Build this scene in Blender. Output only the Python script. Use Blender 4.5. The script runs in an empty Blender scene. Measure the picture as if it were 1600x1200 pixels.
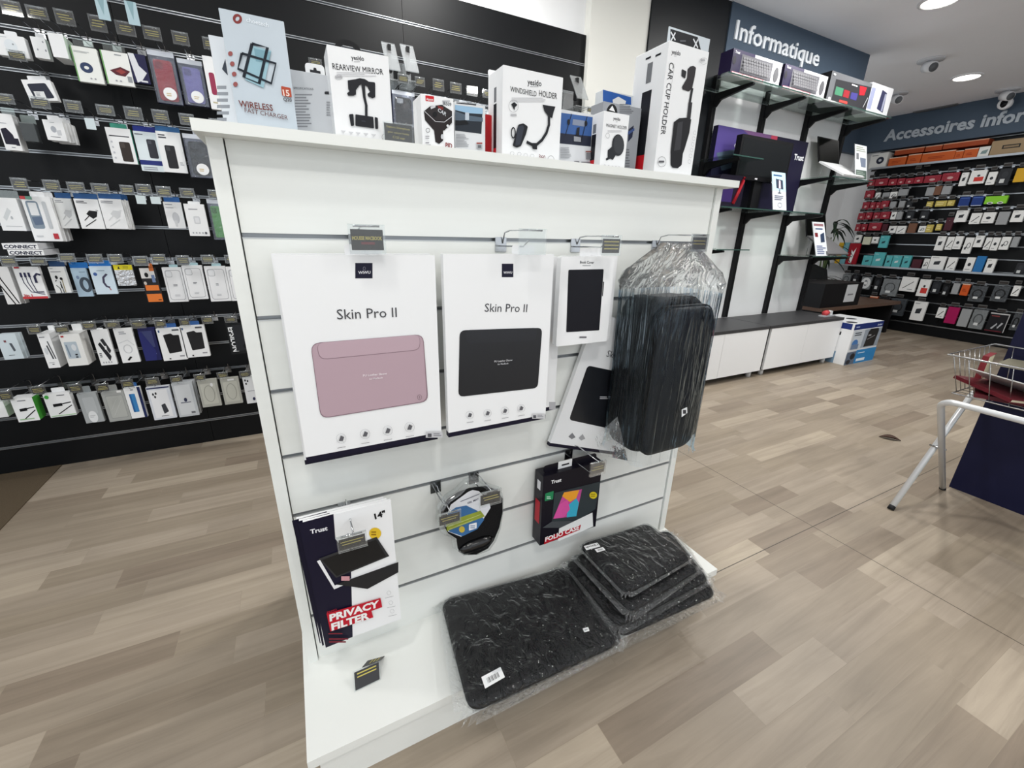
import bpy, math, random
from mathutils import Vector, Matrix
random.seed(7)
S = bpy.context.scene
COL = S.collection

# ---------------------------------------------------------------- camera
FPX, YAW, PIT, ROL = 655.3136, .4749, .3411, .0233
CAM = Vector((.0743, -.9288, 1.1812))
FW = Vector((math.sin(YAW)*math.cos(PIT), math.cos(YAW)*math.cos(PIT), -math.sin(PIT)))
_r = Vector((math.cos(YAW), -math.sin(YAW), 0)); _u = _r.cross(FW)
RT = _r*math.cos(ROL) + _u*math.sin(ROL)
UP = -_r*math.sin(ROL) + _u*math.cos(ROL)
cd = bpy.data.cameras.new('camera'); cam = bpy.data.objects.new('camera', cd); COL.objects.link(cam)
cd.sensor_width = 36.0; cd.sensor_fit = 'HORIZONTAL'; cd.lens = 36.0*FPX/1600; cd.clip_start = .02; cd.clip_end = 60
cam.matrix_world = Matrix(((RT.x, UP.x, -FW.x, CAM.x), (RT.y, UP.y, -FW.y, CAM.y), (RT.z, UP.z, -FW.z, CAM.z), (0, 0, 0, 1)))
S.camera = cam

# ---------------------------------------------------------------- light and exposure
S.view_settings.view_transform = 'Standard'; S.view_settings.look = 'None'
S.view_settings.gamma = 1; S.view_settings.use_curve_mapping = False
S.view_settings.exposure = 0.13
S.cycles.use_denoising = True
S.cycles.max_bounces = 10; S.cycles.transparent_max_bounces = 16
S.cycles.sample_clamp_indirect = 6
w = bpy.data.worlds.new('daylight'); S.world = w; w.use_nodes = True
w.node_tree.nodes['Background'].inputs[0].default_value = (.90, .955, 1, 1)
w.node_tree.nodes['Background'].inputs[1].default_value = 1.08
LAMPS = [(1.05, .95, 34, .2), (-1.3, .6, 14, .2), (3.45, .75, 36, .2), (4.46, 1.05, 16, .16), (6.57, 1.57, 9, .16), (6.2, .1, 8, .2),
         (.1, -1.75, 20, .2), (2.3, -1.3, 24, .2), (-1.7, -1.6, 16, .2), (4.6, -1.3, 20, .2), (1.0, -3.3, 18, .2), (3.3, -3.2, 16, .2), (-.35, -.75, 12, .16), (3.75, .0, 36, .2), (.98, 1.42, 14, .16)]  # last pair added to brighten the white partition and the black wall's sheen
LEN = .64
for i, (x, y, p, r) in enumerate(LAMPS):
    ld = bpy.data.lights.new('downlight_beam', 'AREA'); ld.shape = 'DISK'; ld.size = r; ld.energy = p*LEN; ld.color = (1, .99, .965)
    lo = bpy.data.objects.new('downlight_beam', ld); COL.objects.link(lo); lo.location = (x, y, 2.80)

# ---------------------------------------------------------------- pixel -> plane (calibrated camera of a 1600 x 1200 frame)
def ray(px, py): return FW + RT*((px-800)/FPX) + UP*((600-py)/FPX)
def aty(px, py, Y): d = ray(px, py); return CAM + d*((Y-CAM.y)/d.y)
def atx(px, py, X): d = ray(px, py); return CAM + d*((X-CAM.x)/d.x)
def atz(px, py, Z): d = ray(px, py); return CAM + d*((Z-CAM.z)/d.z)

# ---------------------------------------------------------------- materials
def lin(c):
    c = c/255.0
    return c/12.92 if c <= .04045 else ((c+.055)/1.055)**2.4
def L3(c): return (lin(c[0]), lin(c[1]), lin(c[2]), 1)
_MC = {}
def M(c, rough=.5, metal=0.0, spec=.22, coat=0.0, bump=0.0, bscale=60.0, var=0.0, emit=0.0):
    key = (tuple(c), rough, metal, spec, coat, bump, bscale, var, emit)
    if key in _MC: return _MC[key]
    m = bpy.data.materials.new('surface_%d_%d_%d' % tuple(c)); m.use_nodes = True
    nt = m.node_tree; b = nt.nodes['Principled BSDF']
    b.inputs['Base Color'].default_value = L3(c); b.inputs['Roughness'].default_value = rough
    b.inputs['Metallic'].default_value = metal; b.inputs['Specular IOR Level'].default_value = spec
    b.inputs['Coat Weight'].default_value = coat; b.inputs['Coat Roughness'].default_value = .08
    if emit:
        b.inputs['Emission Color'].default_value = L3(c); b.inputs['Emission Strength'].default_value = emit
    if bump or var:
        tc = nt.nodes.new('ShaderNodeTexCoord'); n = nt.nodes.new('ShaderNodeTexNoise')
        n.inputs['Scale'].default_value = bscale; n.inputs['Detail'].default_value = 4
        nt.links.new(tc.outputs['Object'], n.inputs['Vector'])
        if bump:
            bp = nt.nodes.new('ShaderNodeBump'); bp.inputs['Strength'].default_value = bump; bp.inputs['Distance'].default_value = .01
            nt.links.new(n.outputs['Fac'], bp.inputs['Height']); nt.links.new(bp.outputs['Normal'], b.inputs['Normal'])
        if var:
            mx = nt.nodes.new('ShaderNodeMix'); mx.data_type = 'RGBA'
            mx.inputs[6].default_value = L3([v*(1-var) for v in c]); mx.inputs[7].default_value = L3([min(255, v*(1+var*.5)) for v in c])
            nt.links.new(n.outputs['Fac'], mx.inputs[0]); nt.links.new(mx.outputs[2], b.inputs['Base Color'])
    _MC[key] = m
    return m
def clear(tint=(.97, .98, .98), gloss=.10, rough=.05, bump=0.0, scale=(30, 30, 30), haze=0.0, name='clear_plastic', dist=.02, fk=.5, gtint=(1, 1, 1)):
    key = ('clear', tint, gloss, rough, bump, scale, haze, gtint, fk)
    if key in _MC: return _MC[key]
    m = bpy.data.materials.new(name); m.use_nodes = True; nt = m.node_tree; nt.nodes.clear()
    out = nt.nodes.new('ShaderNodeOutputMaterial'); tr = nt.nodes.new('ShaderNodeBsdfTransparent'); gl = nt.nodes.new('ShaderNodeBsdfGlossy')
    mx = nt.nodes.new('ShaderNodeMixShader'); fr = nt.nodes.new('ShaderNodeFresnel'); ad = nt.nodes.new('ShaderNodeMath'); ad.operation = 'ADD'; ad.use_clamp = True
    tr.inputs[0].default_value = (*tint, 1); gl.inputs[0].default_value = (*gtint, 1); gl.inputs['Roughness'].default_value = rough
    fr.inputs[0].default_value = 1.35; ad.inputs[1].default_value = gloss
    ml = nt.nodes.new('ShaderNodeMath'); ml.operation = 'MULTIPLY'; ml.inputs[1].default_value = fk; nt.links.new(fr.outputs[0], ml.inputs[0]); nt.links.new(ml.outputs[0], ad.inputs[0]); nt.links.new(ad.outputs[0], mx.inputs[0])
    nt.links.new(tr.outputs[0], mx.inputs[1]); nt.links.new(gl.outputs[0], mx.inputs[2])
    last = mx
    if haze:
        df = nt.nodes.new('ShaderNodeBsdfDiffuse'); df.inputs[0].default_value = (.85, .87, .88, 1)
        m2 = nt.nodes.new('ShaderNodeMixShader'); m2.inputs[0].default_value = haze
        nt.links.new(mx.outputs[0], m2.inputs[1]); nt.links.new(df.outputs[0], m2.inputs[2]); last = m2
    if bump:
        tc = nt.nodes.new('ShaderNodeTexCoord'); mp = nt.nodes.new('ShaderNodeMapping'); n = nt.nodes.new('ShaderNodeTexNoise'); bp = nt.nodes.new('ShaderNodeBump')
        mp.inputs['Scale'].default_value = scale; n.inputs['Scale'].default_value = 1; n.inputs['Detail'].default_value = 3
        n.inputs['Distortion'].default_value = .8
        bp.inputs['Strength'].default_value = bump; bp.inputs['Distance'].default_value = dist
        nt.links.new(tc.outputs['Object'], mp.inputs[0]); nt.links.new(mp.outputs[0], n.inputs['Vector']); nt.links.new(n.outputs['Fac'], bp.inputs['Height'])
        nt.links.new(bp.outputs[0], gl.inputs['Normal']); nt.links.new(bp.outputs[0], fr.inputs['Normal'])
    nt.links.new(last.outputs[0], out.inputs[0])
    _MC[key] = m
    return m

# ---------------------------------------------------------------- mesh builder
_TXT = {}
def text_geo(s, weight):
    k = (s, weight)
    if k not in _TXT:
        c = bpy.data.curves.new('lettering', 'FONT'); c.body = s; c.size = 1; c.resolution_u = 2; c.fill_mode = 'FRONT'; c.offset = weight
        o = bpy.data.objects.new('lettering', c); me = o.to_mesh()
        vs = [(v.co.x, v.co.y) for v in me.vertices]; fs = [tuple(p.vertices) for p in me.polygons]
        o.to_mesh_clear(); bpy.data.objects.remove(o); bpy.data.curves.remove(c)
        _TXT[k] = (vs, fs)
    return _TXT[k]
def area2(p): return sum(p[i][0]*p[(i+1) % len(p)][1]-p[(i+1) % len(p)][0]*p[i][1] for i in range(len(p)))
class MB:
    def __init__(s): s.v = []; s.f = []; s.m = []; s.mats = []; s.sm = []
    def mi(s, m):
        if m not in s.mats: s.mats.append(m)
        return s.mats.index(m)
    def add(s, vs, fs, m, smooth=False):
        o = len(s.v); i = s.mi(m); s.v += [tuple(v) for v in vs]
        for f in fs: s.f.append(tuple(o+k for k in f)); s.m.append(i); s.sm.append(smooth)
        return s
    def box(s, x0, x1, y0, y1, z0, z1, m, bev=0.0):
        if bev:
            p = rrect(x0, z0, x1, z1, bev, 3); return s.prism(p, y0, y1, m)
        v = [(x, y, z) for x in (x0, x1) for y in (y0, y1) for z in (z0, z1)]
        return s.add(v, [(0, 1, 3, 2), (4, 6, 7, 5), (0, 4, 5, 1), (2, 3, 7, 6), (0, 2, 6, 4), (1, 5, 7, 3)], m)
    def poly(s, p, y, m):                       # a flat figure in the local x-z plane, facing -y
        if area2(p) < 0: p = p[::-1]
        return s.add([(a, y, b) for a, b in p], [tuple(range(len(p)))], m)
    def prism(s, p, y0, y1, m, smooth=False):
        if area2(p) < 0: p = p[::-1]
        n = len(p)
        s.add([(a, y0, b) for a, b in p]+[(a, y1, b) for a, b in p], [tuple(range(n)), tuple(range(2*n-1, n-1, -1))]+[(i, i+n, (i+1) % n+n, (i+1) % n) for i in range(n)], m)
        return s
    def loft(s, rings, m, cap=True, smooth=True):   # rings of equal length
        n = len(rings[0]); vs = [q for r in rings for q in r]
        fs = [(k*n+i, k*n+(i+1) % n, (k+1)*n+(i+1) % n, (k+1)*n+i) for k in range(len(rings)-1) for i in range(n)]
        if cap: fs += [tuple(range(n-1, -1, -1)), tuple(range((len(rings)-1)*n, len(rings)*n))]
        return s.add(vs, fs, m, smooth)
    def tube(s, pts, r, m, n=8, closed=False):
        pts = [Vector(p) for p in pts]; rings = []
        for i, p in enumerate(pts):
            a = pts[i-1] if (i or closed) else p; b = pts[(i+1) % len(pts)] if (i < len(pts)-1 or closed) else p
            d = (b-a).normalized(); e = Vector((0, 0, 1)) if abs(d.z) < .9 else Vector((1, 0, 0))
            x = d.cross(e).normalized(); y = d.cross(x)
            rings.append([tuple(p+x*(r*math.cos(t*2*math.pi/n))+y*(r*math.sin(t*2*math.pi/n))) for t in range(n)])
        if closed: rings.append(rings[0])
        return s.loft(rings, m, cap=not closed)
    def text(s, t, p0, p1, y, m, weight=0.0, hs=1.0):    # baseline from p0 to p1 in the x-z plane
        vs, fs = text_geo(t, weight)
        if not vs: return s
        xa = min(v[0] for v in vs); xb = max(v[0] for v in vs)
        dx, dz = p1[0]-p0[0], p1[1]-p0[1]; l = math.hypot(dx, dz); k = l/(xb-xa); dx /= l; dz /= l
        out = []
        for a, b in vs:
            a = (a-xa)*k; b = b*k*hs; out.append((p0[0]+dx*a-dz*b, y, p0[1]+dz*a+dx*b))
        return s.add(out, fs, m)
    def build(s, name, parent=None, loc=(0, 0, 0), rz=0.0, rot=None):
        me = bpy.data.meshes.new(name); me.from_pydata(s.v, [], s.f)
        for m in s.mats: me.materials.append(m)
        me.polygons.foreach_set('material_index', s.m); me.polygons.foreach_set('use_smooth', s.sm); me.update()
        o = bpy.data.objects.new(name, me); COL.objects.link(o); o.parent = parent; o.location = loc
        o.rotation_euler = rot if rot else (0, 0, rz)
        return o
def rrect(x0, z0, x1, z1, r, k=4):
    r = min(r, abs(x1-x0)/2, abs(z1-z0)/2); p = []
    for cx, cz, a in ((x1-r, z0+r, -90), (x1-r, z1-r, 0), (x0+r, z1-r, 90), (x0+r, z0+r, 180)):
        for i in range(k+1):
            t = math.radians(a+90*i/k); p.append((cx+r*math.cos(t), cz+r*math.sin(t)))
    return p
def rquad(q, r, k=4):                           # a quadrilateral (2-D corners in order) with rounded corners
    out = []; n = len(q)
    for i in range(n):
        p = Vector(q[i]).to_2d(); a = (Vector(q[i-1]).to_2d()-p); b = (Vector(q[(i+1) % n]).to_2d()-p)
        rr = min(r, a.length/2.1, b.length/2.1); a = p+a.normalized()*rr; b = p+b.normalized()*rr
        for j in range(k+1):
            t = j/k; c = a*(1-t)**2+p*2*t*(1-t)+b*t*t; out.append((c.x, c.y))
    return out
def ell(cx, cz, rx, rz, n=20, a0=0): return [(cx+rx*math.cos(a0+i*2*math.pi/n), cz+rz*math.sin(a0+i*2*math.pi/n)) for i in range(n)]
def thing(name, label, cat, loc=(0, 0, 0), group=None, rz=0.0):
    o = bpy.data.objects.new(name, None); COL.objects.link(o); o.location = loc; o.rotation_euler = (0, 0, rz); o.empty_display_size = .02
    return tag(o, label, cat, group)
def tag(o, label, cat, group=None):
    o['label'] = label; o['category'] = cat
    if group: o['group'] = group
    return o
def struct(o): o['kind'] = 'structure'; return o
def lab(o, label): o['label'] = label; return o

# ---------------------------------------------------------------- shared materials
def board_mat(c, rough, name, sc=(3, 3, 60), amt=.05):
    m = M(c, rough, var=amt, bscale=25).copy(); m.name = name
    nt = m.node_tree; nt.nodes['Principled BSDF'].inputs['Specular IOR Level'].default_value = .22 if c[0] < 50 else .4; n = [x for x in nt.nodes if x.type == 'TEX_NOISE'][0]; tc = [x for x in nt.nodes if x.type == 'TEX_COORD'][0]
    mp = nt.nodes.new('ShaderNodeMapping'); mp.inputs['Scale'].default_value = sc; n.inputs['Scale'].default_value = 1
    nt.links.new(tc.outputs['Object'], mp.inputs[0]); nt.links.new(mp.outputs[0], n.inputs['Vector'])
    return m
WHITE = board_mat((236, 238, 234), .38, 'white_laminate', (2, 2, 40), .02)
ALU = M((176, 180, 184), .28, .9)
STEEL = M((190, 192, 195), .22, 1.0)
CHROME = M((205, 207, 210), .12, 1.0)
BLACKBOARD = board_mat((8, 10, 13), .46, 'black_laminate', (3, 3, 50), .12)
BLACK = M((18, 18, 20), .5)
INK = M((42, 42, 46), .5)
PAPER = M((236, 237, 238), .42)
PLASTIC = clear((.96, .97, .97), .02, .04, haze=.035, fk=.5)
GLASS = clear((.86, .93, .90), .10, .0, name='shelf_glass')
GLASSEDGE = M((52, 78, 72), .15, 0, .6)
WALLW = M((226, 227, 228), .7, var=.02, bscale=8)
DARK = M((24, 27, 31), .42, var=.06, bscale=12)
BLUEGREY = M((74, 88, 104), .6, var=.03, bscale=10)

# ---------------------------------------------------------------- printed graphics: each figure is a thin layer of ink on its face
def ink(c, rough=.4): return c if isinstance(c, bpy.types.Material) else M(c, rough)
def prints(mb, shapes, mp, y0, dy=.00025):
    y = y0
    for s in shapes:
        y -= dy; k = s[0]
        if k == 'r': mb.poly([mp(s[1], s[2]), mp(s[3], s[2]), mp(s[3], s[4]), mp(s[1], s[4])], y, ink(s[5]))
        elif k == 'rr': mb.poly(rquad([mp(s[1], s[2]), mp(s[3], s[2]), mp(s[3], s[4]), mp(s[1], s[4])], s[5]), y, ink(s[6]))
        elif k == 'q': mb.poly(rquad([mp(*q) for q in s[1]], s[2]), y, ink(s[3]))
        elif k == 'p': mb.poly([mp(*q) for q in s[1]], y, ink(s[2]))
        elif k == 'e': mb.poly([mp(*q) for q in ell(s[1], s[2], s[3], s[4])], y, ink(s[5]))
        elif k in 'lo':
            if k == 'l': pts = [Vector(mp(*q)) for q in s[1]]; wd, c, cl = s[2], s[3], False
            else: pts = [Vector(mp(*q)) for q in ell(s[1], s[2], s[3], s[4])]; wd, c, cl = s[5], s[6], True
            n = len(pts); L = []; R = []
            for i in range(n):
                a = pts[i-1] if (i or cl) else pts[i]; b = pts[(i+1) % n] if (i < n-1 or cl) else pts[i]
                d = (b-a).normalized(); nn = Vector((-d.y, d.x))*wd/2
                L.append(pts[i]+nn); R.append(pts[i]-nn)
            m = ink(c)
            for i in range(n if cl else n-1):
                j = (i+1) % n; mb.poly([L[i], L[j], R[j], R[i]], y, m)
        elif k == 't': mb.text(s[1], mp(s[2], s[3]), mp(s[4], s[5]), y, ink(s[6]), *(s[7:]))
        elif k == 'n':
            u0, v0, u1, v1, n, c = s[1:7]
            for i in range(n):
                v = v0+(v1-v0)*(i+.2)/n; h = (v1-v0)/n*.5; e = u0+(u1-u0)*(.6+.4*random.random())
                mb.poly([mp(u0, v), mp(e, v), mp(e, v+h), mp(u0, v+h)], y, ink(c))
    return mb

# ================================================================ SETTING
CZ = 2.83
def floor_material():
    m = bpy.data.materials.new('vinyl_wood_planks'); m.use_nodes = True; nt = m.node_tree; N = nt.nodes.new; K = nt.links.new
    b = nt.nodes['Principled BSDF']; tc = N('ShaderNodeTexCoord')
    br = N('ShaderNodeTexBrick'); br.offset = .37; br.offset_frequency = 2; br.squash = .62; br.squash_frequency = 3
    br.inputs['Scale'].default_value = 1; br.inputs['Brick Width'].default_value = .62; br.inputs['Row Height'].default_value = .098
    br.inputs['Mortar Size'].default_value = .0006; br.inputs['Mortar Smooth'].default_value = .3; br.inputs['Bias'].default_value = 0
    br.inputs['Color1'].default_value = (0, 0, 0, 1); br.inputs['Color2'].default_value = (1, 1, 1, 1); br.inputs['Mortar'].default_value = (.35, .35, .35, 1)
    K(tc.outputs['Object'], br.inputs['Vector'])
    r1 = N('ShaderNodeValToRGB'); e = r1.color_ramp.elements
    e[0].position = 0; e[0].color = L3((134, 121, 107)); e[1].position = 1; e[1].color = L3((172, 160, 143))
    for p, c in ((.25, (148, 136, 120)), (.55, (155, 143, 128)), (.8, (162, 150, 135))): q = e.new(p); q.color = L3(c)
    K(br.outputs['Color'], r1.inputs[0])
    mp = N('ShaderNodeMapping'); mp.inputs['Scale'].default_value = (1.6, 26, 1); n1 = N('ShaderNodeTexNoise')
    n1.inputs['Scale'].default_value = 1; n1.inputs['Detail'].default_value = 6; n1.inputs['Roughness'].default_value = .62; n1.inputs['Distortion'].default_value = .7
    ad = N('ShaderNodeVectorMath'); ad.operation = 'MULTIPLY_ADD'; ad.inputs[1].default_value = (7, 5, 0)
    K(br.outputs['Color'], ad.inputs[0]); K(tc.outputs['Object'], ad.inputs[2]); K(ad.outputs[0], mp.inputs[0]); K(mp.outputs[0], n1.inputs['Vector'])
    r2 = N('ShaderNodeValToRGB'); e = r2.color_ramp.elements; e[0].position = .3; e[0].color = (.66, .64, .61, 1); e[1].position = .66; e[1].color = (1.06, 1.05, 1.03, 1)
    K(n1.outputs['Fac'], r2.inputs[0])
    m1 = N('ShaderNodeMix'); m1.data_type = 'RGBA'; m1.blend_type = 'MULTIPLY'; m1.inputs[0].default_value = .68
    K(r1.outputs[0], m1.inputs[6]); K(r2.outputs[0], m1.inputs[7])
    # broad scuffs and the welded sheet seams
    n2 = N('ShaderNodeTexNoise'); n2.inputs['Scale'].default_value = 2.2; n2.inputs['Detail'].default_value = 5; K(tc.outputs['Object'], n2.inputs['Vector'])
    r3 = N('ShaderNodeValToRGB'); e = r3.color_ramp.elements; e[0].position = .3; e[0].color = (.86, .86, .87, 1); e[1].position = .62; e[1].color = (1, 1, 1, 1)
    K(n2.outputs['Fac'], r3.inputs[0])
    m2 = N('ShaderNodeMix'); m2.data_type = 'RGBA'; m2.blend_type = 'MULTIPLY'; m2.inputs[0].default_value = .9
    K(m1.outputs[2], m2.inputs[6]); K(r3.outputs[0], m2.inputs[7])
    sx = N('ShaderNodeSeparateXYZ'); K(tc.outputs['Object'], sx.inputs[0])
    def line(out, at, wd):
        a = N('ShaderNodeMath'); a.operation = 'SUBTRACT'; a.inputs[1].default_value = at; K(out, a.inputs[0])
        c = N('ShaderNodeMath'); c.operation = 'ABSOLUTE'; K(a.outputs[0], c.inputs[0])
        d = N('ShaderNodeMath'); d.operation = 'LESS_THAN'; d.inputs[1].default_value = wd; K(c.outputs[0], d.inputs[0]); return d.outputs[0]
    mxm = N('ShaderNodeMath'); mxm.operation = 'MAXIMUM'; K(line(sx.outputs[0], 1.972, .0017), mxm.inputs[0]); K(line(sx.outputs[1], -.17, .0017), mxm.inputs[1])
    gx = N('ShaderNodeMath'); gx.operation = 'GREATER_THAN'; gx.inputs[1].default_value = 1.0; K(sx.outputs[0], gx.inputs[0])
    mm = N('ShaderNodeMath'); mm.operation = 'MULTIPLY'; K(mxm.outputs[0], mm.inputs[0]); K(gx.outputs[0], mm.inputs[1])
    m3 = N('ShaderNodeMix'); m3.data_type = 'RGBA'; K(mm.outputs[0], m3.inputs[0]); K(m2.outputs[2], m3.inputs[6]); m3.inputs[7].default_value = L3((70, 62, 54))
    K(m3.outputs[2], b.inputs['Base Color'])
    b.inputs['Roughness'].default_value = .42; b.inputs['Specular IOR Level'].default_value = .35
    bp = N('ShaderNodeBump'); bp.inputs['Strength'].default_value = .12; bp.inputs['Distance'].default_value = .004
    K(n1.outputs['Fac'], bp.inputs['Height']); K(bp.outputs[0], b.inputs['Normal'])
    return m
struct(MB().box(-3.4, 8.6, -4.6, 3.4, -.06, 0, floor_material()).build('floor'))
struct(MB().box(-3.4, 8.6, -4.6, 3.4, CZ, CZ+.08, M((246, 246, 250), .8, var=.01, bscale=6)).build('ceiling'))
YW = 1.83                                                   # face of the long black slat wall
struct(MB().box(-3.4, 3.2, YW+.03, YW+.2, 0, CZ, WALLW).build('wall_back'))
SL = [.137, .286, .434, .583, .732, .881, 1.029, 1.178, 1.327, 1.477, 1.626, 1.775, 1.925, 2.082, 2.250, 2.412]
mb = MB()
for x0, x1 in ((-3.4, -1.722), (-1.72, -.471), (-.469, .779), (.781, 1.975)):
    zs = [0]+SL
    for i in range(len(zs)-1):
        mb.box(x0, x1, YW, YW+.02, zs[i]+(.007 if i else 0), zs[i+1]-(.007 if i < len(zs)-2 else 0), BLACKBOARD)
mb.box(-3.4, 1.975, YW+.018, YW+.029, 0, 2.41, M((8, 8, 9), .6))
struct(mb.build('wall_slats'))
for i, z in enumerate(SL[:-1]):
    mb = MB(); mb.box(-3.4, 1.974, YW-.003, YW+.012, z-.0065, z-.0035, ALU); mb.box(-3.4, 1.974, YW-.003, YW+.012, z+.0035, z+.0065, ALU); mb.box(-3.4, 1.974, YW+.010, YW+.016, z-.0035, z+.0035, M((120, 122, 125), .35, .8))
    struct(mb.build('trim_%d' % (i+1)))
struct(MB().box(1.979, 2.460, YW-.03, YW+.03, 0, CZ, M((222, 222, 216), .62)).build('wall_pillar_white'))
struct(MB().box(2.462, 3.21, 1.785, YW+.03, 0, CZ, DARK).build('wall_pillar_dark'))
YP = 1.79                                                   # white partition of the computer section
mb = MB().box(3.212, 5.06, YP, YP+.09, 0, CZ, WALLW); mb.box(3.212, 5.06, YP-.018, YP, 2.30, 2.345, WALLW)
struct(mb.build('wall_partition'))
struct(MB().box(4.9, 8.5, 3.09, 3.2, 0, CZ, WALLW).build('wall_far'))
XR = 7.80
struct(MB().box(XR+.03, XR+.2, -4.4, 3.09, 0, CZ, WALLW).build('wall_right'))
mb = MB()
for y0, y1 in ((-3.9, -1.002), (-1, .248), (.25, 1.498), (1.5, 2.75)):
    zs = [.15]+SL[1:]
    for i in range(len(zs)-1): mb.box(XR, XR+.02, y0, y1, zs[i]+.007, zs[i+1]-.007, BLACKBOARD)
mb.box(XR+.015, XR+.03, -3.9, 2.75, 0, 2.41, M((8, 8, 9), .6)); mb.box(XR-.03, XR+.02, -3.9, 2.75, 0, .14, BLACKBOARD)
struct(mb.build('wall_right_slats'))
for i, z in enumerate(SL[:-1]):
    mb = MB().box(XR-.033 if i == 0 else XR-.003, XR+.012, -3.9, 2.75, z-.006, z+.006, ALU); struct(mb.build('trim_%d' % (i+30)))
# fascia boards with their lettering
f = struct(MB().box(3.212, 5.12, 1.776, YP-.0002, 2.40, CZ-.001, BLUEGREY).build('wall_fascia_left'))
SIGNW = M((238, 242, 246), .45)
def sign(name, label, s, pa, pb, Y, wt, hs, X=None, dep=.012, mat=SIGNW):
    a = atx(*pa, X) if X else aty(*pa, Y); b = atx(*pb, X) if X else aty(*pb, Y)
    vs, fs = text_geo(s, wt); xa = min(v[0] for v in vs); xb = max(v[0] for v in vs); l = (b-a).length; k = l/(xb-xa)
    n = len(vs); from collections import Counter
    c = Counter(); 
    for q in fs:
        for i in range(len(q)): c[(q[i], q[(i+1) % len(q)])] += 1
    P = [((x-xa)*k, 0, y*k*hs) for x, y in vs]; Q = [(x, dep, z) for x, _, z in P]
    F = list(fs)+[(j, i, i+n, j+n) for (i, j) in c if (j, i) not in c]
    mb = MB().add(P+Q, F, mat)
    return tag(mb.build(name, None, (a.x, a.y-(0 if X else dep), a.z) if not X else (X-dep, a.y, a.z), -math.pi/2 if X else 0), label, 'sign')
sign('fascia_lettering', 'raised white letters reading Informatique on the blue-grey fascia', 'Informatique', (1146, 61), (1277, 101), 1.776, .012, .78)
struct(MB().box(XR-.10, XR+.03, -4.4, 3.09, 2.42, CZ-.001, BLUEGREY).build('wall_fascia_right'))
struct(MB().box(5.4, XR-.1, 3.02, 3.09, 2.42, CZ-.001, BLUEGREY).build('wall_fascia_far'))
GREYSIGN = M((176, 184, 192), .5)
sign('fascia_lettering', 'slanted pale grey letters reading Accessoires informatiques on the far right fascia', 'Accessoires informatiques', (1381, 221), (1763, 148), 0, .03, 1.0, X=XR-.10, mat=GREYSIGN)

# ceiling fittings
def ceiling_light(x, y, label, on=True, r=.085, group=None):
    t = thing('ceiling_light', label, 'ceiling light', (x, y, CZ), group)
    rings = [[(q*math.cos(a*math.pi/12), q*math.sin(a*math.pi/12), z) for a in range(24)] for q, z in ((r+.02, 0), (r+.02, -.008), (r, -.014), (r-.004, -.006))]
    MB().loft(rings, M((228, 228, 230), .5), cap=False).build('trim_ring', t)
    MB().add([((r-.004)*math.cos(-a*math.pi/12), (r-.004)*math.sin(-a*math.pi/12), -.007) for a in range(24)], [tuple(range(24))], M((255, 250, 240), .5, emit=14 if on else 0)).build('diffuser', t)
    return t
for i, (x, y, p, r) in enumerate(LAMPS):
    where = {3: 'lit recessed ceiling light nearest the Informatique fascia', 4: 'lit recessed ceiling light above the far accessory wall, right of the fascia end'}.get(i, None)
    ceiling_light(x, y, where or 'unseen lit recessed ceiling light over the shop floor, one of a partly added set', r=.105, group=None if where else 'recessed ceiling lights outside the picture')
def swivel_spot(px, py, label):
    a = atz(px, py, CZ); t = thing('swivel_spotlight', label, 'spotlight', a)
    MB().loft([[(.10*math.cos(k*math.pi/10), .10*math.sin(k*math.pi/10), z) for k in range(20)] for z in (0, -.014)], M((200, 200, 203), .5)).build('ceiling_plate', t)
    mb = MB(); mb.tube([(0, 0, -.012), (-.005, -.01, -.05)], .02, M((215, 215, 218), .4), 10); mb.tube([(-.01, .02, -.055), (-.06, -.06, -.085)], .045, M((222, 222, 224), .4), 16); mb.build('lamp_head', t)
    o = MB().tube([(-.0605, -.0605, -.0855), (-.063, -.064, -.087)], .036, M((90, 92, 96), .2), 16).build('lens', t)
swivel_spot(1455, 93, 'white swivel spotlight on the ceiling just left of the lit recessed light')
swivel_spot(1575, 140, 'white swivel spotlight on the ceiling at the right edge, above the word informatiques')
swivel_spot(1402, 146, 'small white swivel spotlight on the ceiling behind the white boxed speaker')
def dome_cam():
    a = atx(1576, 165, XR-.10); t = thing('security_camera', 'white round security camera in front of the far fascia lettering', 'camera', (XR-.17, a.y, CZ))
    MB().tube([(0, 0, 0), (0, 0, -.05)], .03, M((225, 225, 226), .4), 14).build('mount', t)
    mb = MB(); mb.loft([[(-.06+.07*s, .06*math.cos(k*math.pi/8)*c, -.11+.06*math.sin(k*math.pi/8)*c) for k in range(16)] for s, c in ((-.1, .75), (0, 1), (.7, 1), (1.0, .6))], M((228, 228, 229), .35)); mb.build('housing', t)
    MB().loft([[(-.075, .03*math.cos(k*math.pi/8), -.112+.042*math.sin(k*math.pi/8)) for k in range(16)], [(-.069, .03*math.cos(k*math.pi/8), -.112+.042*math.sin(k*math.pi/8)) for k in range(16)]], M((20, 20, 22), .1)).build('lens', t)
dome_cam()
a, b, c = atz(1436, 173, CZ), atz(1486, 162, CZ), atz(1501, 168, CZ)
v = thing('ceiling_vent', 'grey rectangular air vent in the ceiling before the far fascia', 'vent', (a.x, (a.y+c.y)/2, CZ))
wv, dv = .30, abs(b.y-a.y)+.1
MB().box(-.02, wv, -dv/2, dv/2, -.012, 0, M((112, 113, 116), .5)).build('vent_frame', v)
mb = MB()
for i in range(9): mb.box(0+.031*i, .018+.031*i, -dv/2+.02, dv/2-.02, -.018, -.012, M((92, 93, 96), .5))
mb.build('vent_slats', v)
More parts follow.
